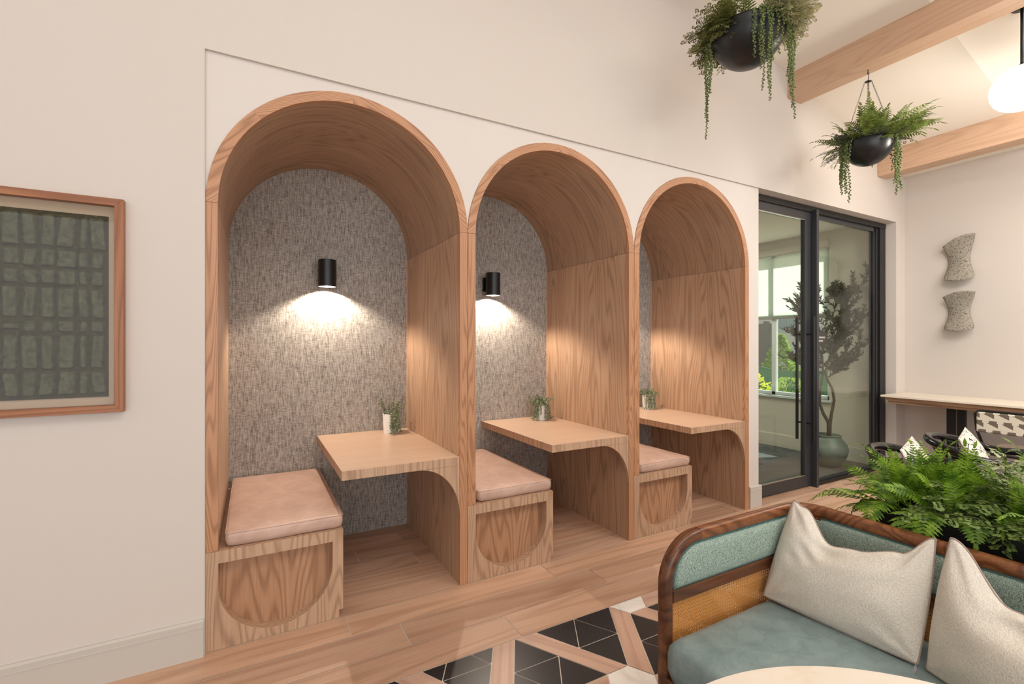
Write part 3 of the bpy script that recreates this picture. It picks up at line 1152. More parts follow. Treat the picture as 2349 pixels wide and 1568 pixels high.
dpart('glazing_strip', [(3.99, 4.735, .10, .112, .118, .126), (3.99, 4.735, .10, .112, 2.614, 2.622)], M['chrome'], 0, leafp)
dpart('door_pane', [(3.99, 4.735, .119, .127, .118, 2.622)], M['glass'], 0, leafp)
for yy in (.035, .195):
    b = MB()
    b.tube([(4.765, yy, .46), (4.765, yy, 1.67)], .0135, 14)
    for zz in (.63, 1.50): b.tube([(4.765, min(yy, .12), zz), (4.765, max(yy, .12), zz)], .009, 10)
    obj('door_handle', b, M['blackmetal'], leafp, auto=40)
# sign on the fixed pane
sg = thing('room_sign', 'small dark plaque with white lettering on the fixed glass pane beside the door', 'sign', (5.03, .12, 1.46))
b = MB(); b.box(4.948, 5.115, .112, .120, 1.385, 1.53)
obj('plaque', b, plain('sign_grey', (62, 60, 58), .5), sg, bevel=.001)
for txt, zz, sz in (('CONFERENCE', 1.462, .0235), ('ROOM', 1.428, .0235)):
    fc = bpy.data.curves.new('lettering', 'FONT'); fc.body = txt; fc.size = sz; fc.align_x = 'CENTER'; fc.extrude = .0006; fc.offset = .0006
    to = bpy.data.objects.new('lettering', fc); COL.objects.link(to)
    to.parent = sg; to.location = Vector((5.031, .1112, zz)) - Vector((5.03, .12, 1.46)); to.rotation_euler = (pi / 2, 0, 0)
    bpy.context.view_layer.update()
    lm = bpy.data.meshes.new_from_object(to); lm.materials.append(plain('sign_white', (225, 222, 216), .5))
    tm = bpy.data.objects.new('lettering', lm); COL.objects.link(tm); tm.parent = sg; tm.location = to.location; tm.rotation_euler = to.rotation_euler
    bpy.data.objects.remove(to)

# conference room shell with window in its end wall
WY0, WY1, WZ0, WZ1 = .686, 2.75, .70, 2.61
XC = 6.29
b = MB()
b.box(XC, XC + .15, .18, WY0, 0, 2.80); b.box(XC, XC + .15, WY1, 5.0, 0, 2.80)
b.box(XC, XC + .15, WY0, WY1, 0, WZ0); b.box(XC, XC + .15, WY0, WY1, WZ1, 2.80)
M['confwall'] = plain('conference_wall_paint', (206, 200, 184), .8)
struct('wall_conference', b, M['confwall'])
b = MB(); b.box(3.0, XC, 4.9, 5.0, 0, 2.8); struct('wall_conference_back', b, M['confwall'])
b = MB(); b.box(3.86 - .1, 3.86 - .05, 1.2, 4.9, 0, 2.8); struct('wall_conference_left', b, M['confwall'])
b = MB(); b.box(3.0, XC + .15, .18, 5.0, 2.80, 2.85); struct('ceiling_conference', b, M['ceil'])
b = MB(); b.box(XC - .018, XC, .2, 4.9, 0, .17); struct('baseboard_conference', b, M['confwall'], bevel=.004)
# window
wn = MB()
wn.box(XC + .04, XC + .10, WY0, WY1, WZ0, WZ0 + .045); wn.box(XC + .04, XC + .10, WY0, WY1, WZ1 - .04, WZ1)
wn.box(XC + .04, XC + .10, WY0, WY0 + .04, WZ0, WZ1); wn.box(XC + .04, XC + .10, WY1 - .04, WY1, WZ0, WZ1)
wn.box(XC + .04, XC + .10, 1.40, 1.455, WZ0, WZ1)
M['upvc'] = plain('window_white', (206, 216, 214), .4)
win = struct('window_1', wn, M['upvc'], bevel=.003)
b = MB(); b.box(XC - .03, XC + .04, WY0 - .03, WY1 + .03, WZ0 - .03, WZ0); obj('window_sill', b, M['upvc'], win, bevel=.003)
b = MB(); b.box(XC + .03, XC + .085, WY0 + .0, WY1, WZ1 - .87, WZ1 - .80); obj('transom', b, M['upvc'], win)
b = MB(); b.box(XC + .065, XC + .071, WY0 + .04, WY1 - .04, WZ0 + .045, WZ1 - .04); obj('pane', b, M['clear'], win)
rs = thing('roller_shade', 'pale translucent roller shade half lowered over the conference room window', 'window shade', (XC, 1.7, 2.6))
t = NT('shade_fabric'); t.nt.nodes.remove(t.b)
a_ = t.n('ShaderNodeBsdfTransparent'); a_.inputs[0].default_value = (1, 1, 1, 1)
d_ = t.n('ShaderNodeBsdfTranslucent'); d_.inputs[0].default_value = lin((228, 236, 226))
mm = t.n('ShaderNodeMixShader'); mm.inputs[0].default_value = .72
t.l(a_.outputs[0], mm.inputs[1]); t.l(d_.outputs[0], mm.inputs[2]); t.l(mm.outputs[0], t.out.inputs[0])
b = MB(); b.box(XC + .010, XC + .0125, WY0 + .01, WY1 - .01, 1.755, WZ1 - .02); obj('shade_cloth', b, t.mat, rs)
b = MB(); b.box(XC + .002, XC + .02, WY0 + .01, WY1 - .01, 1.742, 1.772); obj('hem_bar', b, plain('shade_hem', (120, 122, 112), .5), rs, bevel=.003)
b = MB(); b.box(XC - .05, XC - .001, WY0 - .01, WY1 + .01, WZ1 + .005, WZ1 + .085); obj('headbox', b, M['confwall'], rs, bevel=.004)
# ceiling grille
b = MB(); b.box(5.15, 5.5, 1.55, 1.75, 2.790, 2.799)
for k in range(5): b.box(5.17, 5.48, 1.575 + .035 * k, 1.582 + .035 * k, 2.784, 2.790)
tag(obj('ceiling_vent', b, plain('vent_grey', (150, 152, 146), .6)), 'grey slotted air vent in the conference room ceiling', 'vent')
lamp('conference_fill', 'AREA', (5.0, 2.2, 2.7), 42, (1, .93, .84), (0, 0, 0), 1.2, .8)  # unseen area light added to brighten the conference room

# ------------------------------------------------------------------ olive tree
random.seed(11)
OT = Vector((5.82, .46, 0))
ot = thing('olive_tree', 'dark leafed olive tree in a grey green pot behind the glass', 'tree', OT)
m = MB()
m.lathe([(.10, .005), (.125, .02), (.185, .12), (.205, .20), (.19, .26), (.135, .325), (.128, .34), (.140, .352), (.140, .362), (.122, .362), (.118, .34), (.12, .31), (.001, .31)], 48, OT)
t = NT('pot_glaze'); v = t.coord('Object')
M['potglaze'] = t.base(t.ramp(t.noise(t.coord('Object', (.3, .3, 1)), 9, 3), [(.3, lin((106, 116, 108))), (.7, lin((150, 160, 148)))]), .4)
obj('pot', m, M['potglaze'], ot, auto=50)
RT = Vector((cos(radians(28.75)), -sin(radians(28.75)), 0))     # seen sideways direction in plan
def T3(s_, d_, z): return OT + RT * s_ + Vector((RT.y * -1, RT.x, 0)) * d_ + Vector((0, 0, z))
trunks = [
    [T3(.015, 0, .30), T3(.01, 0, .50), T3(-.05, 0, .60), T3(-.085, .01, .72), T3(-.08, .01, .90), T3(-.05, .0, 1.05), T3(-.06, .0, 1.25), T3(-.12, .02, 1.45), T3(-.2, .04, 1.7)],
    [T3(.02, 0, .30), T3(.03, 0, .50), T3(.05, 0, .62), T3(.07, -.01, .75), T3(.05, -.01, .88), T3(.0, 0, .99), T3(-.03, 0, 1.08), T3(.03, .0, 1.25), T3(.10, .0, 1.5), T3(.15, .0, 1.7), T3(.165, .01, 1.88)],
]
m = MB()
for tr in trunks: m.tube(tr, [.020 - .0016 * i for i in range(len(tr))], 8)
br_pts = []
def branch(p, d, L, depth):
    pts = [p.copy()]
    n = 5
    for i in range(n):
        d = (d + Vector((random.uniform(-.18, .18), random.uniform(-.18, .18), random.uniform(-.08, .14)))).normalized()
        p = p + d * L / n
        if p.x > 6.24: p.x = 6.24
        if p.y < .20: p.y = .20
        pts.append(p.copy())
    m.tube(pts, [.0055 * (.8 ** depth) * (1 - .12 * i) for i in range(n + 1)], 5, False, 0, False)
    br_pts.append((pts, d))
    if depth < 2:
        for k in range(4 if depth == 0 else 3):
            i = random.randint(1, n)
            nd = (d + Vector((random.uniform(-1, 1), random.uniform(-1, 1), random.uniform(-.3, .8)))).normalized()
            branch(pts[i], nd, L * random.uniform(.5, .75), depth + 1)
for (s_, z, ds, dz, L) in ((-.04, 1.05, -1, .35, .36), (.0, 1.02, 1, .25, .36), (.02, 1.1, .7, .1, .30), (-.06, 1.12, -.5, .2, .30), (.06, 1.35, 1, .4, .36), (-.05, 1.12, -1, .9, .36), (-.08, 1.3, -1, 1.1, .38), (-.15, 1.5, -.9, 1.3, .36), (-.2, 1.6, -.8, 1.2, .22), (0, 1.1, .9, .6, .36), (.05, 1.3, .9, .9, .36), (.1, 1.5, .6, 1.2, .33), (.14, 1.7, .6, 1.3, .28), (.17, 1.85, .2, 1.5, .16), (-.02, 1.15, .3, .9, .4), (.12, 1.6, -.6, 1.2, .35), (.16, 1.85, .9, .8, .3), (.05, 1.25, -.4, .8, .4), (.16, 1.85, -.3, 1.2, .15)):
    d = (RT * ds + Vector((0, 0, dz)) + Vector((random.uniform(-.3, .2), random.uniform(-.1, .3), 0))).normalized()
    branch(T3(s_, 0, z), d, L, 0)
obj('trunk', m, M['bark'], ot, smooth=True)
m = MB()
for pts, d in br_pts:
    for i in range(1, len(pts)):
        a, b_ = pts[i - 1], pts[i]
        dr = (b_ - a).normalized()
        for k in range(7):
            q = a.lerp(b_, random.random())
            ld = (dr + Vector((random.uniform(-1, 1), random.uniform(-1, 1), random.uniform(-.6, .9)))).normalized()
            nr_ = ld.orthogonal().normalized(); nr_.rotate(Matrix.Rotation(random.uniform(0, 6), 3, ld))
            s_ = ld.cross(nr_)
            L = random.uniform(.035, .06); w_ = L * .13
            e0 = q + ld * L
            if e0.x > 6.27 or e0.y < .17: continue
            m.add([q, q + ld * L * .35 + s_ * w_, q + ld * L * .7 + s_ * w_ * .8, e0, q + ld * L * .7 - s_ * w_ * .8, q + ld * L * .35 - s_ * w_, q + ld * L * .5 + nr_ * w_ * .4],
                  [(0, 1, 6), (1, 2, 6), (2, 3, 6), (3, 4, 6), (4, 5, 6), (5, 0, 6)])
obj('foliage', m, M['olive'], ot)
m = MB(); m.lathe([(.001, .318), (.118, .318)], 24, OT); obj('soil', m, M['soil'], ot)

# ------------------------------------------------------------------ outside the conference room window
b = MB(); b.quad((6.45, -12, -.15), (80, -12, -.15), (80, 60, -.15), (6.45, 60, -.15))
t = NT('ground'); v = t.coord('Object')
M['ground'] = t.base(t.ramp(t.noise(v, .6, 4), [(.4, lin((196, 190, 176))), (.6, lin((214, 210, 200)))]), .9)
struct('floor_outdoor', b, M['ground'])
b = MB(); b.box(9.5, 10.5, 0, 24, -.15, -.13); tag(obj('kerb', b, plain('kerb_grey', (150, 150, 146), .8)), 'pale concrete kerb strip outside the window', 'kerb')


def bush(name, label, c, r, h, mat, n, ls, cat='shrub', cone=False, grp=None):
    th = thing(name, label, cat, c, grp)
    m = MB(); m.tube([c, (c[0], c[1], c[2] + h * .5)], .03, 6); obj('stem', m, M['bark'], th)
    m = MB()
    for k in range(n):
        az = random.uniform(0, 2 * pi); zf = random.random()
        rr2 = r * (1 - zf if cone else sqrt(max(0, 1 - (2 * zf - 1) ** 2)) * .9 + .1) * random.uniform(.55, 1.05)
        p = Vector((c[0] + cos(az) * rr2, c[1] + sin(az) * rr2, c[2] + h * zf))
        d = Vector((cos(az), sin(az), random.uniform(-.2, .9))).normalized()
        nr_ = d.orthogonal().normalized(); s_ = d.cross(nr_)
        L = ls * random.uniform(.7, 1.3)
        m.add([p, p + d * L * .5 + s_ * L * .35, p + d * L, p + d * L * .5 - s_ * L * .35], [(0, 1, 2, 3)])
    obj('foliage', m, mat, th)


random.seed(5)
YG = leaf('yellow_green_leaf', (170, 190, 40), (226, 230, 80), 8)
GL = leaf('bright_green_leaf', (120, 160, 60), (176, 206, 110), 8)
bush('bush', 'round green bush outside the window beside the yellow one', (7.75, 2.05, -.15), .33, .98, GL, 1500, .05, grp='bushes outside')
bush('bush', 'yellow green low bush right outside the conference window', (8.2, 1.35, -.15), .34, .78, YG, 1500, .05, grp='bushes outside')
bush('bush', 'yellow bush outside, seen left of the window mullion', (8.0, 2.95, -.15), .40, 1.0, YG, 1200, .05, grp='bushes outside')
bush('bush', 'small yellow bush outside at the right edge of the window', (9.3, .75, -.15), .35, .62, YG, 900, .05, grp='bushes outside')
bush('conifer', 'small green conifer behind the green silt fence', (13.5, 5.75, -.15), .75, 1.75, GL, 1800, .12, 'tree', True)
m = MB()
for k in range(16):
    ya, yb = 2 + k * .8, 2 + (k + 1) * .8
    za, zb = .78 + .07 * sin(k * 1.7), .78 + .07 * sin((k + 1) * 1.7)
    m.add([(11.5, ya, -.15), (11.5, yb, -.15), (11.5, yb, zb), (11.5, ya, za), (11.53, ya, -.15), (11.53, yb, -.15), (11.53, yb, zb), (11.53, ya, za)], [(0, 1, 2, 3), (7, 6, 5, 4), (3, 2, 6, 7), (0, 4, 5, 1)])
tag(obj('silt_fence', m, plain('green_netting', (60, 120, 88), .8)), 'sagging green construction netting fence outside', 'fence')
hs = thing('house', 'cream house with white framed windows beyond the green fence', 'house', (22, 8, -.15))
b = MB(); b.box(22, 30, -4, 30, -.15, 8.5); obj('wall', b, plain('siding_white', (232, 232, 226), .8), hs)
for (yy, zz) in ((10.6, 2.55), (14.2, 2.55), (8.0, 5.2), (12.5, 5.2), (5, 2.5)):
    b = MB(); b.box(21.93, 22.0, yy - .55, yy + .55, zz - .6, zz + .6); wfr = obj('window', b, M['upvc'], hs)
    b = MB(); b.box(21.9, 21.94, yy - .42, yy - .03, zz - .48, zz + .48); b.box(21.9, 21.94, yy + .03, yy + .42, zz - .48, zz + .48)
    obj('pane', b, plain('far_glass', (150, 172, 178), .2), wfr)
b = MB(); b.prism([(-5, 8.5), (31, 8.5), (31, 9), (13, 12), (-5, 9)], 21.5, 30, 'x'); obj('roof', b, plain('roof_grey', (150, 148, 142), .9), hs)
b = MB(); b.box(18.6, 18.9, 9.4, 10.2, -.15, 2.2); b.box(18.6, 18.9, 9.55, 9.62, 2.2, 2.3)
tag(obj('utility_cabinet', b, plain('cabinet_grey', (110, 112, 108), .6)), 'grey utility box standing before the cream house', 'cabinet')
lamp('daylight_outside', 'SUN', (10, 0, 10), 9.0, (1, .97, .92), (radians(40), 0, radians(70)), .02)

# ------------------------------------------------------------------ wall sculptures
t = NT('terrazzo_stone'); v = t.coord('Object')
sp_ = t.ramp(t.noise(v, 75, 3, .7), [(.36, lin((84, 74, 60))), (.44, lin((146, 139, 126))), (.7, lin((172, 165, 152)))])
M['stone'] = t.base(sp_, .85)
def sculpture(zc, h, label, skew):
    th = thing('wall_sculpture', label, 'sculpture', (XE, -.51, zc), 'speckled stone wall sculptures')
    m = MB()
    n1, n2 = 28, 20
    def outline(f, side):
        # f: 0 bottom..1 top ; side -1 = left in view (+y), 1 = right in view (-y)
        waist = .055 * sin(pi * f) ** 1.3
        hw = .128 - (waist * .45 if side < 0 else waist * 1.15)
        if f < .12: hw *= .86 + .14 * (f / .12)
        return hw
    vs = []
    for layer in (0, 1):
        for i in range(n1 + 1):
            f = i / n1
            for j in range(n2 + 1):
                g_ = 2 * j / n2 - 1
                hw = outline(f, 1 if g_ > 0 else -1)
                yv = -.51 - g_ * hw
                top = skew * g_ * (f ** 2) + (.030 * (1 - g_ * g_)) * f + (-.02 * (1 - g_ * g_)) * (1 - f)
                zv = zc - h / 2 + h * f + top
                edge = (1 - abs(g_) ** 4) * (1 - abs(2 * f - 1) ** 6)
                bulge = .03 + .075 * (2 * f - 1) ** 2 * 1.0 - .02 * g_ * g_
                xv = XE - .012 - bulge - (.012 * edge if layer == 0 else -.012)
                vs.append((xv, yv, zv))
    W_ = n2 + 1; S_ = (n1 + 1) * W_
    fs = []
    for i in range(n1):
        for j in range(n2):
            a = i * W_ + j
            fs.append((a, a + W_, a + W_ + 1, a + 1))
            fs.append((S_ + a, S_ + a + 1, S_ + a + W_ + 1, S_ + a + W_))
    for i in range(n1):
        a = i * W_; fs.append((a, S_ + a, S_ + a + W_, a + W_))
        a = i * W_ + n2; fs.append((a, a + W_, S_ + a + W_, S_ + a))
    for j in range(n2):
        fs.append((j, j + 1, S_ + j + 1, S_ + j)); a = n1 * W_ + j; fs.append((a, S_ + a, S_ + a + 1, a + 1))
    m.add(vs, fs)
    obj('stone_body', m, M['stone'], th, smooth=True)
    b = MB(); b.box(XE - .04, XE, -.545, -.475, zc - .06, zc + .06); obj('wall_bracket', b, M['blackmetal'], th)
sculpture(2.275, .40, 'upper speckled stone sculpture with pinched waist on the end wall', .05)
sculpture(1.735, .36, 'lower speckled stone sculpture with pinched waist on the end wall', .02)

# ------------------------------------------------------------------ counter on the end wall
ct = thing('wall_counter', 'long pale topped counter with wooden apron on black legs', 'counter', (XE, -1.5, 0))
b = MB(); b.box(5.92, XE - .001, -3.6, -.02, .838, .858); obj('countertop', b, plain('quartz_top', (238, 226, 208), .3), ct, bevel=.002)
b = MB(); b.box(5.95, XE - .001, -3.58, -.05, .80, .838); b.box(5.97, XE - .001, -3.56, -.07, .772, .80)
obj('apron', b, wood('counter_wood', lin((120, 88, 64)), lin((160, 124, 96)), lin((184, 148, 118)), 'Object', rot=(0, 0, pi / 2), ring=6), ct, bevel=.002)
for ya in (-.485, -.565, -2.2, -2.28):
    b = MB(); b.box(6.18, 6.22, ya - .066, ya, 0, .772); obj('leg', b, M['blackmetal'], ct, bevel=.002)

# desk chair with patterned back
dc = thing('desk_chair', 'black framed chair with taupe and cream geometric back at the counter', 'chair', (5.6, -1.17, 0))
m = MB()
cx_, y0_, y1_ = 5.55, -1.44, -.90
m.tube([(cx_ + .05, y1_ - .03, .52), (cx_, y1_ - .005, .66), (cx_ - .02, y1_, .80), (cx_ - .022, y1_ - .02, .825), (cx_ - .022, y1_ - .05, .83), (cx_ - .022, y0_ + .05, .83), (cx_ - .022, y0_ + .02, .825), (cx_ - .02, y0_, .80), (cx_, y0_ + .005, .66), (cx_ + .05, y0_ + .03, .52)], .011, 10)
m.tube([(cx_ + .05, y1_ - .03, .52), (cx_ + .0, y1_ - .04, .465), (cx_, y0_ + .04, .465), (cx_ + .05, y0_ + .03, .52)], .011, 10)
obj('back_frame', m, M['blackmetal'], dc, smooth=True)
t = NT('geometric_fabric')
# interlocking wedges and bars in taupe on cream
c1 = t.n('ShaderNodeTexCoord'); sx = t.n('ShaderNodeSeparateXYZ'); t.l(c1.outputs['Object'], sx.inputs[0])
yy_, zz_ = sx.outputs[1], sx.outputs[2]
u_ = t.math('MULTIPLY', yy_, 11.0); v_ = t.math('MULTIPLY', zz_, 26.0)
row = t.math('FLOOR', v_); vf = t.math('FRACT', v_)
uf = t.math('FRACT', t.math('ADD', u_, t.math('MULTIPLY', row, .37)))
tri = t.math('LESS_THAN', uf, t.math('MULTIPLY', vf, .8))
bar = t.math('MULTIPLY', t.math('GREATER_THAN', uf, .45), t.math('LESS_THAN', vf, .5))
odd = t.math('FRACT', t.math('MULTIPLY', row, .5))
odd = t.math('GREATER_THAN', odd, .25)
pat = t.mix(odd, tri, bar)
M['geo'] = t.base(t.mix(pat, lin((226, 218, 200)), lin((116, 104, 88))), .9)
m = MB()
m.box(cx_ - .035, cx_ - .008, y0_ + .01, y1_ - .01, .645, .822)
obj('back_pad', m, M['geo'], dc, bevel=.01)
m = MB(); m.box(cx_ + .03, cx_ + .47, y0_ + .03, y1_ - .03, .44, .50); obj('seat', m, plain('taupe_fabric', (150, 132, 116), .85), dc, bevel=.02)
for (a, b_) in ((.02, y1_ - .04), (.02, y0_ + .04), (.45, y1_ - .06), (.45, y0_ + .06)):
    m = MB(); m.tube([(cx_ + a, b_, .46), (cx_ + a * 1.05 - .01, b_, 0)], .011, 8); obj('leg', m, M['blackmetal'], dc, smooth=True)

# ------------------------------------------------------------------ black tube chairs with throw pillows
t = NT('inked_fabric'); v = t.coord('Object', (1, 1, 1))
vo = t.n('ShaderNodeTexVoronoi'); vo.feature = 'DISTANCE_TO_EDGE'; vo.inputs['Scale'].default_value = 24; vo.inputs['Randomness'].default_value = .55
t.l(t.coord('Object', (1, 1, .8)), vo.inputs['Vector'])
ln = t.math('LESS_THAN', vo.outputs['Distance'], .045)
br_ = t.math('GREATER_THAN', t.noise(t.coord('Object'), 38, 1), .47)
M['inked'] = t.base(t.mix(t.math('MULTIPLY', ln, br_), lin((224, 216, 204)), lin((30, 28, 28))), .9)


def tube_chair(c, label, rot):
    th = thing('tube_chair', label, 'chair', (c[0], c[1], 0), 'black glossy tube armchairs')
    th.rotation_euler = (0, 0, rot)
    # horseshoe top rail, back at +y, arms forward (-y)
    m = MB(); pts = []
    for k in range(25):
        a = radians(-25 + 230 * k / 24)
        f = sin(a)
        pts.append((.29 * cos(a), .27 * f, .645 + .07 * max(f, -.2)))
    pts = [(.27, -.30, .60), (.285, -.22, .635)] + pts + [(-.285, -.22, .635), (-.27, -.30, .60)]
    m.tube(pts, .027, 16)
    obj('top_rail', m, M['blackgloss'], th, smooth=True, local=True)
    m = MB()
    pts = [(.235 * cos(radians(a)), .215 * sin(radians(a)), .60 + .03 * sin(radians(a))) for a in range(-10, 195, 9)]
    m.tube(pts, .018, 12)
    for a in (20, 55, 90, 125, 160):
        m.tube([(.285 * cos(radians(a)), .265 * sin(radians(a)), .70), (.235 * cos(radians(a)), .215 * sin(radians(a)), .60), (.20 * cos(radians(a)), .19 * sin(radians(a)), .455)], .010, 8)
    obj('inner_rail', m, M['blackgloss'], th, smooth=True, local=True)
    m = MB(); m.lathe([(.001, .43), (.21, .43), (.235, .445), (.235, .46), (.21, .475), (.001, .48)], 36); obj('seat', m, M['blackgloss'], th, smooth=True, local=True)
    for (x, y) in ((.2, .17), (-.2, .17), (.24, -.2), (-.24, -.2)):
        m = MB()
        m.tube([(x * .85, y * .85, .44), (x * 1.1, y * 1.1, 0)], .016, 10)
        if y < 0: m.tube([(x * 1.15, -.29, .605), (x * 1.0, -.2, .44)], .014, 8)
        obj('leg', m, M['blackgloss'], th, smooth=True, local=True)
    return th


C1, C2 = (3.71, -1.21), (4.50, -1.23)
tube_chair(C1, 'glossy black tube armchair directly behind the left end of the fern box', radians(12))
tube_chair(C2, 'glossy black tube armchair behind the ferns, nearer the counter', radians(12))


def pillow_mb(c00, c10, c01, c11, thick, pin=.06, n=28, sag=None, seed=0, wr=.006, side=1, fold=None):
    """two-sided throw pillow from four corners (bottom-left, bottom-right, top-left, top-right)"""
    c00, c10, c01, c11 = map(Vector, (c00, c10, c01, c11))
    nrm = (c10 - c00).cross(c01 - c00).normalized()
    ctr = (c00 + c10 + c01 + c11) / 4
    m = MB(); edge = []
    grid = {}
    for s_ in (1, -1):
        vs = []
        for j in range(n + 1):
            for i in range(n + 1):
                u, v_ = i / n, j / n
                # denser towards edges
                u = .5 - .5 * cos(pi * u); v_ = .5 - .5 * cos(pi * v_)
                p = c00 * (1 - u) * (1 - v_) + c10 * u * (1 - v_) + c01 * (1 - u) * v_ + c11 * u * v_
                eu = (c10 - c00) * (1 - v_) + (c11 - c01) * v_
                ev = (c01 - c00) * (1 - u) + (c11 - c10) * u
                p = p - eu * (2 * u - 1) * pin * sin(pi * v_) ** 1.0 - ev * (2 * v_ - 1) * pin * sin(pi * u)
                if sag:
                    for (ua, sa), (ub, sb) in zip(sag[:-1], sag[1:]):
                        if ua <= u <= ub:
                            q_ = (u - ua) / (ub - ua); q_ = q_ * q_ * (3 - 2 * q_)
                            p = p - ev * (sa + (sb - sa) * q_) * (v_ ** 1.6)
                            break
                th_ = thick * (max(0, sin(pi * u)) ** .5) * (max(0, sin(pi * v_)) ** .5)
                if fold:
                    for (fu, fv, fr_, fd) in fold:
                        th_ *= 1 - fd * math.exp(-(((u - fu) / fr_) ** 2 + ((v_ - fv) / fr_) ** 2))
                if 0 < i < n and 0 < j < n:
                    w1 = noise.noise(Vector((u * 3.2 + seed, v_ * 3.2, s_ * 3)))
                    # creases radiating from the corners
                    cr = 0
                    for (cu, cv) in ((0, 0), (1, 0), (0, 1), (1, 1)):
                        du, dv = u - cu, v_ - cv
                        rr2 = sqrt(du * du + dv * dv) + 1e-5
                        cr += sin(atan2(abs(dv), abs(du)) * 9 + seed + cu * 2 + cv) * math.exp(-(rr2 / .32) ** 2) * min(1, rr2 / .08)
                    th_ += (w1 * wr * 1.6 + cr * wr) * min(1, th_ / (thick * .4))
                q = p + nrm * th_ * s_ * .5
                vs.append(q)
                if s_ == 1 and (i in (0, n) or j in (0, n)): grid[(i, j)] = q.copy()
        fs = []
        for j in range(n):
            for i in range(n):
                a = j * (n + 1) + i
                f = (a, a + 1, a + n + 2, a + n + 1)
                fs.append(f if s_ == 1 else f[::-1])
        m.add(vs, fs)
    ring = [grid[(i, 0)] for i in range(n)] + [grid[(n, j)] for j in range(n)] + [grid[(i, n)] for i in range(n, 0, -1)] + [grid[(0, j)] for j in range(n, 0, -1)]
    rp = []
    for p in ring:
        rp.append(p)
    return m, rp


def throw(name, label, corners, thick, mat, pmat, pr=.003, grp=None, **kw):
    c = sum((Vector(q) for q in corners), Vector((0, 0, 0))) / 4
    th = thing(name, label, 'pillow', (c.x, c.y, min(q[2] for q in corners)), grp)
    m, ring = pillow_mb(*corners, thick, **kw)
    pco = obj('pillow_cover', m, mat, th, smooth=True)
    m = MB()
    # drop duplicates at the corners
    rp = [ring[0]]
    for p in ring[1:]:
        if (p - rp[-1]).length > pr * .8: rp.append(p)
    m.tube(rp, pr, 6, True)
    obj('piping', m, pmat, pco, smooth=True)
    return th


inkp = plain('pale_piping', (214, 206, 194), .9)


def chairpillow(c, rot, a0, label, lift=.49, s=.40):
    # leaning on the chair back
    R_ = Matrix.Rotation(rot, 3, 'Z')
    def Q(x, y, z): v_ = R_ @ Vector((x, y, 0)); return (c[0] + v_.x, c[1] + v_.y, z)
    dx = a0
    throw('throw_pillow', label, [Q(-.18 + dx, -.06, lift), Q(.16 + dx, -.04, lift), Q(-.19 + dx, .085, lift + .27), Q(.17 + dx, .085, lift + .31)], .12, M['inked'], inkp, .002, 'black and white patterned pillows on the tube chairs', seed=c[0], pin=.01, wr=.002)
chairpillow(C1, radians(12), .0, 'cream pillow with broken black lines on the chair behind the fern box end', .485)
chairpillow(C2, radians(12), .0, 'cream pillow with black chevron marks on the chair nearer the counter', .48)

# ------------------------------------------------------------------ planter box with ferns behind the sofa
random.seed(31)
PX0, PX1, PY1, PY0, PZ = 2.10, 2.42, -1.655, -3.1, .80
pl = thing('fern_planter', 'long black box planter overflowing with green ferns behind the sofa', 'planter', (2.26, -2.3, 0))
b = MB()
b.box(PX0, PX1, PY0, PY1, 0, PZ - .04)
b.box(PX0, PX0 + .012, PY0, PY1, PZ - .04, PZ); b.box(PX1 - .012, PX1, PY0, PY1, PZ - .04, PZ); b.box(PX0, PX1, PY1 - .012, PY1, PZ - .04, PZ); b.box(PX0, PX1, PY0, PY0 + .012, PZ - .04, PZ)
pbx = obj('planter_box', b, plain('planter_black', (28, 28, 30), .5), pl, bevel=.002)
b = MB(); b.box(PX0 + .012, PX1 - .012, PY0 + .012, PY1 - .012, PZ - .04, PZ - .03); obj('soil', b, M['soil'], pbx)
m = MB()
for k in range(110):
    y = random.uniform(-2.5, PY1 - .03); x = random.uniform(PX0 + .03, PX1 - .03)
    az = random.uniform(0, 2 * pi)
    frond(m, (x, y, PZ - .03), az, random.uniform(.85, 1.45), random.uniform(.20, .30) + .04 * min(1, max(0, -1.75 - y) / .4), random.uniform(.036, .052), random.uniform(.7, 2.2), 19, 4, pw=.0068, roll=random.uniform(-.9, .9))
for k in range(16):   # left end, leaning out over the short side
    y = PY1 - random.uniform(.02, .12); x = random.uniform(PX0 + .03, PX1 - .04)
    frond(m, (x, y, PZ - .02), pi / 2 + random.uniform(-.7, .9), random.uniform(.35, 1.1), random.uniform(.18, .27), random.uniform(.036, .05), random.uniform(.7, 2.0), 18, 4, pw=.0068, roll=random.uniform(-.6, .6))
for (y, az, el, L, W_, dr) in ((-1.70, 3.0, .75, .22, .06, 3.2), (-1.74, 3.5, .6, .25, .065, 3.6), (-1.83, 3.2, .8, .24, .065, 3.6), (-1.90, 3.6, .9, .20, .055, 3.2), (-1.68, 2.2, .6, .27, .05, 1.6), (-1.68, 2.0, .35, .27, .045, 1.1), (-1.67, 1.8, .1, .22, .04, 1.5)):
    frond(m, (PX0 + .05, y, PZ - .02), az, el, L, W_, dr, 15, 5, pw=.0085)
obj('fern_foliage', m, M['fern'], pl)
m = MB()
for k in range(85):
    y = random.uniform(-2.5, -1.85); x = random.uniform(PX0 + .03, PX0 + .2)
    az = pi + random.uniform(-1.2, 1.0)
    maiden(m, (x, y, PZ - .02), az, random.uniform(.4, 1.3), random.uniform(.14, .23), .0105, random.uniform(1.4, 2.6), 6, 0, 1, 4)
obj('maidenhair_foliage', m, [M['maiden'], M['stem']], pl)
m = MB()
for k in range(46):
    y = random.uniform(-2.5, -2.0); x = random.uniform(PX0 + .1, PX1 - .03)
    maiden(m, (x, y, PZ - .02), random.uniform(0, 6.28), random.uniform(.9, 1.5), random.uniform(.20, .29), .012, random.uniform(.2, 1.0), 7, 0, 1, 4)
obj('pale_foliage', m, [M['maidenpale'], M['stem']], pl)

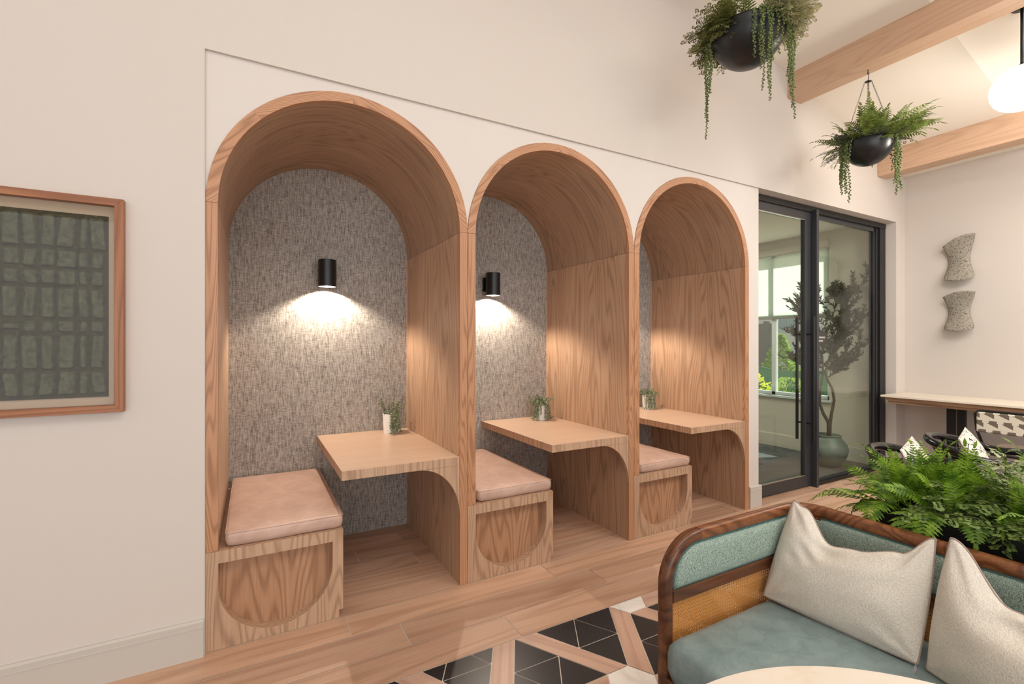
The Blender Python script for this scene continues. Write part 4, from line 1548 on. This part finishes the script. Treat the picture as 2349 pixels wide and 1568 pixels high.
# ------------------------------------------------------------------ hanging planters
def bowl_mb(c, r, h, n=48):
    m = MB()
    pr = []
    for k in range(15):
        a = pi / 2 * k / 14
        pr.append((max(.0005, r * sin(a)), h * (1 - cos(a))))
    inner = [(max(.0005, (r - .006) * sin(pi / 2 * k / 14)), .006 + (h - .006) * (1 - cos(pi / 2 * k / 14))) for k in range(14, 6, -1)]
    m.lathe(pr + [(r, h + .012), (r - .006, h + .012)] + inner + [(.001, inner[-1][1])], n, c)
    return m


def chain(m, a, b, lk=.016):
    a, b = Vector(a), Vector(b)
    n = max(2, int((b - a).length / (lk * .82)))
    d = (b - a).normalized(); s_ = d.orthogonal().normalized(); t_ = d.cross(s_)
    for i in range(n):
        c = a.lerp(b, (i + .5) / n)
        q = s_ if i % 2 else t_
        pts = [c + d * lk * .5 * cos(x_) + q * lk * .28 * sin(x_) for x_ in [2 * pi * k / 8 for k in range(8)]]
        m.tube(pts, .0011, 4, True)


def hanging(label, hook, zrim, r, h, build):
    th = thing('hanging_planter', label, 'planter', hook, 'black bowl planters hung from the beams')
    hx, hy, hz = hook
    obj('bowl', bowl_mb((hx, hy, zrim - h), r, h), M['pot_black'], th, smooth=True)
    m = MB()
    ring = [(hx + .009 * cos(a), hy, hz - .012 + .009 * sin(a)) for a in [2 * pi * k / 12 for k in range(12)]]
    m.tube(ring, .0018, 5, True)
    m.tube([(hx, hy, hz), (hx, hy, hz - .004)], .004, 6)
    sp2 = [(hx - .006, hy, hz - .040), (hx - .010, hy, hz - .028), (hx - .004, hy, hz - .018), (hx + .006, hy, hz - .024), (hx + .010, hy, hz - .040), (hx + .006, hy, hz - .058), (hx + .001, hy, hz - .075), (hx, hy, hz - .088)]
    m.tube(sp2, .0026, 6)
    m.lathe([(.001, hz - .085), (.006, hz - .088), (.024, hz - .094), (.024, hz - .097), (.001, hz - .099)], 12, (hx, hy, 0))
    obj('hook', m, M['blackmetal'], th, smooth=True)
    for k in range(4):
        a = radians(28 + 90 * k)
        m = MB(); chain(m, (hx + .022 * cos(a), hy + .022 * sin(a), hz - .095), (hx + (r - .004) * cos(a), hy + (r - .004) * sin(a), zrim + .01))
        obj('chain', m, M['blackmetal'], th)
    m = MB(); m.lathe([(.001, zrim - .02), (r - .01, zrim - .02)], 24, (hx, hy, 0)); obj('soil', m, M['soil'], th)
    build(th, hx, hy, zrim, r)
    return th


def build2(th, hx, hy, z, r):
    random.seed(77)
    vr = atan2(hy + 2.575, hx) - pi / 2
    m = MB()
    for k in range(76):
        az = random.uniform(0, 2 * pi); q = random.uniform(.02, r * .8)
        frond(m, (hx + q * cos(az), hy + q * sin(az), z - .01), az + random.uniform(-.4, .4), random.uniform(.25, 1.3), random.uniform(.22, .34), random.uniform(.045, .068), random.uniform(.5, 1.6), 14, 3, pw=.010, roll=random.uniform(-.4, .4))
    for k in range(10):
        az = vr + random.uniform(-.6, .6); q = r * .7
        frond(m, (hx + q * cos(az), hy + q * sin(az), z), az, random.uniform(.3, 1.0), random.uniform(.30, .38), .068, random.uniform(.3, 1.0), 15, 3, pw=.010)
    obj('fern_foliage', m, M['fern_h'], th)
    m = MB()
    for k in range(120):
        az = random.uniform(0, 2 * pi); q = random.uniform(.02, r * .9)
        maiden(m, (hx + q * cos(az), hy + q * sin(az), z - .01), az, random.uniform(.3, 1.3), random.uniform(.10, .17), .008, 1.0, 5, 0, 1, 3)
    for k in range(10):
        az = vr + pi + random.uniform(-.5, .5)
        maiden(m, (hx + .8 * r * cos(az), hy + .8 * r * sin(az), z - .02), az, random.uniform(-.2, .2), random.uniform(.14, .2), .006, .8, 5, 0, 1, 3)
    obj('grey_foliage', m, [M['greygreen'], M['stem']], th)
    # strands: (angle relative to view-right, length)
    for (aa_, ln_) in ((182, .30), (190, .36), (200, .26), (210, .30), (222, .38), (232, .46), (216, .34), (197, .22), (226, .2), (205, .2), (175, .18), (345, .34), (355, .42), (2, .38), (10, .26), (20, .30), (352, .2), (338, .18), (28, .2)):
        az = radians(aa_) + vr
        d = Vector((cos(az), sin(az), 0))
        m = MB(); vine(m, hang(Vector((hx, hy, z)) + d * (r - .02), d, .03 + random.uniform(0, .012), ln_ * 1.0), .008, .014, .0085, 0, 1)
        obj('trailing_vine', m, [M['pearl'], M['stem']], th)


def build1(th, hx, hy, z, r):
    random.seed(99)
    vr = atan2(hy + 2.575, hx) - pi / 2
    m = MB()
    for k in range(120):
        az = vr + pi + random.uniform(-1.0, 1.3); q = random.uniform(.3, .9) * r
        maiden(m, (hx + q * cos(az), hy + q * sin(az), z - .01), az, random.uniform(-.3, 1.2), random.uniform(.13, .21), .009, random.uniform(.6, 1.6), 6, 0, 1, 4)
    obj('maidenhair_foliage', m, [M['maidenh'], M['stem']], th)
    m = MB()
    for k in range(100):
        az = vr + random.uniform(-.9, .6); q = random.uniform(.3, .9) * r
        maiden(m, (hx + q * cos(az), hy + q * sin(az), z - .01), az, random.uniform(-.1, 1.2), random.uniform(.13, .22), .009, random.uniform(.5, 1.4), 6, 0, 1, 4)
    obj('pale_foliage', m, [M['maidenpaleh'], M['stem']], th)
    m = MB()
    for k in range(26):
        az = random.uniform(0, 2 * pi); q = random.uniform(.02, r * .7)
        frond(m, (hx + q * cos(az), hy + q * sin(az), z), az, random.uniform(.5, 1.3), random.uniform(.18, .26), .045, 1.2, 12, 3, pw=.007)
    obj('fern_foliage', m, M['fern_h'], th)
    for (aa_, ln_) in ((186, .62), (190, .52), (196, .40), (180, .46), (205, .36), (212, .30), (172, .30), (278, .16), (280, .26), (286, .2), (290, .26), (288, .34), (292, .46), (296, .54), (300, .46), (305, .32), (310, .26), (318, .2), (340, .34), (345, .46), (350, .60), (354, .52), (358, .40), (4, .34), (12, .28), (300, .3)):
        az = radians(aa_) + vr
        d = Vector((cos(az), sin(az), 0))
        m = MB(); vine(m, hang(Vector((hx, hy, z)) + d * (r - .02), d, .035 + random.uniform(0, .015), ln_ * .98), .006, .011, .0075, 0, 1)
        obj('trailing_vine', m, [M['pearl'], M['stem']], th)


hanging('black bowl with ferns and bead vines on four chains, lower and further from the camera', (4.38, -.60, 3.63), 3.03, .172, .175, build2)
hanging('large black bowl with long bead vines and pale bushy sprigs, top of the photo', (2.76, -.66, 4.065), 3.385, .215, .215, build1)

# ------------------------------------------------------------------ pendant lamp
pd = thing('pendant_lamp', 'opal glass globe pendant on a black stem beside the beams', 'pendant lamp', (4.82, -1.36, 3.8))
GX, GY, GZ = 4.82, -1.365, 3.235
zc = ceil_z(GX, GY)
b = MB(); b.lathe([(.001, .16), (.09, .145), (.155, .09), (.18, .0), (.155, -.09), (.09, -.14), (.001, -.155)], 48, (GX, GY, GZ))
obj('globe', b, M['globe'], pd, smooth=True, subsurf=1)
b = MB(); b.tube([(GX, GY, GZ + .15), (GX, GY, zc - .005)], .009, 10); b.lathe([(.03, .150), (.03, .165), (.009, .175)], 20, (GX, GY, GZ)); obj('stem', b, M['blackmetal'], pd, smooth=True)
b = MB(); b.lathe([(.001, -.03), (.055, -.028), (.062, -.02), (.062, .03)], 32, (GX, GY, zc)); obj('ceiling_canopy', b, M['blackmetal'], pd, smooth=True)
lamp('pendant_light', 'POINT', (GX - .0, GY, GZ - .32), 26, (1, .93, .84), (0, 0, 0), .14)

# ------------------------------------------------------------------ sofa
SXF, SXB, SYL, SYR = 1.213, 1.975, -1.432, -3.0
ZR = .750
sofa = thing('sofa', 'walnut framed loveseat with green upholstered panels, cane and sage leather seat', 'sofa', (1.6, -2.2, 0))
prof = rrect(.040, .044, .015, 4)
# the bent top frame: front post -> curve -> side rail -> corner -> back rail -> other side
path = [(SXF, SYL, 0), (SXF, SYL, .3), (SXF, SYL, .58)]
rc = .145
nrm_list = [Vector((0, 1, 0))] * 3
for k in range(1, 13):
    a = pi / 2 * k / 12
    path.append((SXF + rc * (1 - cos(a)), SYL, ZR - rc + rc * sin(a)))
m = MB()
m.sweep(path + [(SXF + rc + .01, SYL, ZR)], prof, up=Vector((0, 1, 0)))
obj('front_post', m, M['walnut'], sofa, auto=50)
top = [(SXF + rc + .0105, SYL, ZR)]
cr_ = .10
top.append((SXB - cr_ - .02, SYL, ZR))
for k in range(0, 11):
    a = pi / 2 * k / 10
    top.append((SXB - cr_ + cr_ * sin(a), SYL - cr_ + cr_ * cos(a), ZR))
top.append((SXB, SYR + .12, ZR))
m = MB(); m.sweep(top, prof, up=Vector((0, 0, 1)))
obj('top_rail', m, wood('walnut_rail', lin((58, 30, 16)), lin((112, 66, 38)), lin((156, 98, 58)), 'Object', rot=(0, 0, .35), ring=8, rough=.28, along=.12), sofa, auto=50)
m = MB(); m.box(SXF + .02, SXB - .02, SYL - .018, SYL + .018, .548, .590); obj('side_rail', m, M['walnut'], sofa, bevel=.003)
m = MB(); m.box(SXB - .018, SXB + .018, SYR, SYL - .03, .548, .590); obj('back_mid_rail', m, M['walnut'], sofa, bevel=.003)
m = MB(); m.box(SXF + .01, SXB, SYL - .022, SYL + .018, .25, .315); obj('side_apron', m, M['walnut'], sofa, bevel=.004)
m = MB(); m.box(SXF - .02, SXF + .022, SYR, SYL + .0, .25, .315); obj('front_apron', m, M['walnut'], sofa, bevel=.004)
m = MB(); m.box(SXB - .02, SXB + .02, SYL - .10, SYL - .06, 0, ZR - .02); obj('rear_post', m, M['walnut'], sofa, bevel=.004)
m = MB(); m.box(SXB - .02, SXB + .02, SYR, SYR + .04, 0, ZR - .02); obj('rear_post', m, M['walnut'], sofa, bevel=.004)
m = MB(); m.box(SXF - .02, SXF + .02, SYR, SYR + .04, 0, ZR - .1); obj('front_post', m, M['walnut'], sofa, bevel=.004)
# upholstered panels
t = NT('sage_tweed'); v = t.coord('Object')
nz = t.noise(t.coord('Object', (1, 1, 1)), 420, 2, .7)
M['tweed'] = t.base(t.ramp(nz, [(.36, lin((92, 108, 98))), (.5, lin((140, 157, 145))), (.64, lin((184, 199, 187)))]), .95, .1)
t.bump(nz, .5, .002)
M['tealpipe'] = plain('teal_piping', (72, 104, 102), .8)


def padded(name, outline, P3, nrm, depth, mat, parent, pipe):
    """pillowy panel from a convex 2d outline; P3 maps (a,b)->3d; nrm outward"""
    cx = sum(p[0] for p in outline) / len(outline); cy = sum(p[1] for p in outline) / len(outline)
    m = MB(); rings = [(0, 0), (.04, .55), (.10, .85), (.22, 1.0), (.5, 1.08), (.8, 1.1)]
    n = len(outline); vs = []
    xs_ = [p[0] for p in outline]; ys_ = [p[1] for p in outline]
    hx = (max(xs_) - min(xs_)) / 2; hy = (max(ys_) - min(ys_)) / 2
    for f, hgt in rings:
        ins = f * hy
        kx = max(0, (hx - ins)) / hx; ky = max(0, (hy - ins)) / hy
        mx = (max(xs_) + min(xs_)) / 2; my = (max(ys_) + min(ys_)) / 2
        for (a, b_) in outline:
            q = P3(mx + (a - mx) * kx, my + (b_ - my) * ky)
            vs.append(Vector(q) + nrm * depth * hgt)
    fs = []
    for i in range(len(rings) - 1):
        for k in range(n):
            l = (k + 1) % n
            fs.append((i * n + k, i * n + l, (i + 1) * n + l, (i + 1) * n + k))
    fs.append(tuple((len(rings) - 1) * n + k for k in range(n)))
    m.add(vs, fs)
    o = obj(name, m, mat, parent, smooth=True)
    m = MB()
    pts = [Vector(P3(a, b_)) + nrm * depth * .38 for a, b_ in outline]
    m.tube(pts, .0045, 8, True)
    obj('piping', m, pipe, o, smooth=True)
    return o


zb, ztp = .592, ZR - .024
xl, xr = SXF + .026, SXB - .03
ol = [(xl, zb), ]
nn2 = 14
ol = [(xl + (xr - xl) * k / nn2, zb) for k in range(nn2 + 1)] + [(xr, zb + (ztp - zb) * k / 4) for k in range(1, 4)]
ol += [(xr - (xr - xl - .12) * k / nn2, ztp) for k in range(nn2)]
for k in range(0, 10):
    a = pi / 2 * k / 9
    ol.append((xl + .12 - .12 * sin(a), ztp - .12 + .12 * cos(a)))
padded('side_pad', ol, lambda a, b_: (a, SYL - .002, b_), Vector((0, -1, 0)), .022, M['tweed'], sofa, M['tealpipe'])
ol2 = []
ya, yb = SYR + .05, SYL - .05
for k in range(25): ol2.append((yb + (ya - yb) * k / 24, zb))
for k in range(1, 4): ol2.append((ya, zb + (ztp - zb) * k / 4))
for k in range(25): ol2.append((ya + (yb - ya) * k / 24, ztp))
for k in range(1, 4): ol2.append((yb, ztp - (ztp - zb) * k / 4))
padded('back_pad', ol2, lambda a, b_: (SXB - .002, a, b_), Vector((-1, 0, 0)), .022, M['tweed'], sofa, M['tealpipe'])
# woven cane panel (real strands)
M['cane'] = plain('cane', (206, 142, 74), .5)
def cane(parent, P3, a0, a1, b0, b1, off):
    m = MB(); p = .0125; w_ = .0016
    def st(pa, pb, d, wd):
        pa, pb = Vector(pa), Vector(pb)
        t_ = (pb - pa).normalized(); s_ = Vector((-t_.y, t_.x)) * wd
        q = [pa - s_, pb - s_, pb + s_, pa + s_]
        m.add([P3(x_[0], x_[1], d) for x_ in q], [(0, 1, 2, 3)])
    na_ = int((a1 - a0) / p); nb2 = int((b1 - b0) / p)
    for i in range(na_ + 1):
        x_ = a0 + p * i
        st((x_ - .0018, b0), (x_ - .0018, b1), off, .0016); st((x_ + .0018, b0), (x_ + .0018, b1), off, .0016)
    for j in range(nb2 + 1):
        y_ = b0 + p * j
        st((a0, y_ - .0018), (a1, y_ - .0018), off + .0006, .0016); st((a0, y_ + .0018), (a1, y_ + .0018), off + .0006, .0016)
    H_ = b1 - b0
    for i in range(-nb2 - 2, na_ + 2):
        for sg_ in (1, -1):
            x_ = a0 + p * (i + .5)
            if sg_ == 1: pa, pb = [x_, b0], [x_ + H_, b1]
            else: pa, pb = [x_ + H_, b0], [x_, b1]
            # clip in a
            def cl(pa, pb):
                (ax, ay), (bx, by) = pa, pb
                out_ = []
                lo, hi = 0.0, 1.0
                dx = bx - ax
                for (e_, sgn) in ((a0, 1), (a1, -1)):
                    tcr = (e_ - ax) / dx
                    if (dx * sgn) > 0: lo = max(lo, tcr)
                    else: hi = min(hi, tcr)
                if lo >= hi: return None
                return (ax + dx * lo, ay + (by - ay) * lo), (ax + dx * hi, ay + (by - ay) * hi)
            r_ = cl(pa, pb)
            if r_: st(r_[0], r_[1], off + .0012 + (.0003 if sg_ > 0 else 0), .0017)
    return obj('cane_panel', m, M['cane'], parent)
cane(sofa, lambda a, b_, d: (a, SYL - .004 - d, b_), SXF + .024, SXB - .03, .37, .55, 0)
cane(sofa, lambda a, b_, d: (SXB - .004 - d, a, b_), -2.6, SYL - .03, .37, .55, 0)
m = MB(); m.box(SXF + .022, SXB - .02, SYL - .010, SYL - .004, .543, .549); m.box(SXF + .020, SXF + .026, SYL - .010, SYL - .004, .37, .549)
obj('cane_spline', m, plain('cane_edge', (190, 122, 66), .5), sofa)
# seat
t = NT('sage_leather'); v = t.coord('Object')
sc_ = t.ramp(t.noise(v, 14, 6, .7, .4), [(.3, lin((112, 130, 130))), (.52, lin((128, 146, 146))), (.75, lin((144, 160, 158)))])
wv = t.noise(t.coord('Object', (1, 1, 1)), 34, 2, .5, 2.5)
lines = t.math('LESS_THAN', t.math('ABSOLUTE', t.math('SUBTRACT', wv, .5)), .006)
sc2 = t.mix(t.math('MULTIPLY', lines, .22), sc_, lin((176, 188, 180)))
t.bump(t.noise(v, 120, 3), .1, .001)
M['sage'] = t.base(sc2, .42, .4)
obj('seat', cushion_mb(SXF - .03, SXB - .03, SYR + .05, SYL - .026, .30, .145, .018, .032, 24, 40, 3, .003), M['sage'], sofa, smooth=True)

# pillows on the sofa
t = NT('boucle'); v = t.coord('Object')
bn = t.noise(v, 210, 3, .7, .6)
M['boucle'] = t.base(t.ramp(bn, [(.3, lin((214, 204, 190))), (.62, lin((232, 225, 213)))]), .95, .1)
t.bump(bn, .9, .004)
M['bpipe'] = plain('mauve_piping', (158, 140, 130), .9)
def px(u, v_, x):
    "point on the camera ray through a photo pixel at world x"
    f = 1085.0; a = (u - 1174.5) / f; c = (785 - v_) / f
    ph = radians(28.75)
    dx = sin(ph) + cos(ph) * a; dy = cos(ph) - sin(ph) * a
    k = x / dx
    return (x, -2.575 + dy * k, 1.42 + c * k)
lumbar = throw('throw_pillow', 'cream boucle lumbar pillow with chopped top in the sofa corner', [(1.70, -1.462, .462), (1.725, -1.925, .468), (1.865, -1.478, .80), (1.875, -1.915, .805)], .145, M['boucle'], M['bpipe'], .0032, 'cream boucle pillows on the sofa',
      pin=-.012, sag=((0, 0), (.10, .05), (.38, .34), (.55, .31), (.82, .21), (1, .0)), seed=2, wr=.010, n=52, fold=[(.36, .82, .13, .5), (.26, .62, .08, .3), (.17, .48, .07, .2)])
throw('throw_pillow', 'cream boucle pillow with mauve piping at the right edge of the sofa', [(1.73, -1.945, .464), (1.58, -2.40, .464), (1.865, -1.955, .825), (1.84, -2.42, .84)], .18, M['boucle'], M['bpipe'], .0032, 'cream boucle pillows on the sofa',
      pin=-.012, sag=((0, 0), (.34, .37), (.6, .40), (1, .05)), seed=8, wr=.009, n=48, fold=[(.45, .8, .14, .5)])
# care tag
b = MB()
b.add([(1.690, -1.925, .462), (1.676, -1.934, .458), (1.684, -1.940, .476), (1.698, -1.931, .482)], [(0, 1, 2, 3), (3, 2, 1, 0)])
obj('care_tag', b, plain('tag_grey', (176, 172, 186), .7), lumbar)

# ------------------------------------------------------------------ round marble table
tbl = thing('round_table', 'round cream marble top table in front of the sofa, at the bottom edge', 'table', (.76, -2.46, 0))
b = MB(); b.lathe([(.001, .715), (.515, .715), (.527, .719), (.53, .725), (.53, .735), (.527, .739), (.522, .740), (.001, .740)], 128, (.767, -2.46, 0)); obj('tabletop', b, M['tmarble'], tbl, auto=30)
b = MB(); b.lathe([(.25, 0), (.25, .008), (.22, .02), (.04, .035), (.035, .06), (.035, .66), (.06, .70), (.16, .714)], 40, (.767, -2.46, 0)); obj('pedestal', b, M['blackmetal'], tbl, auto=40)
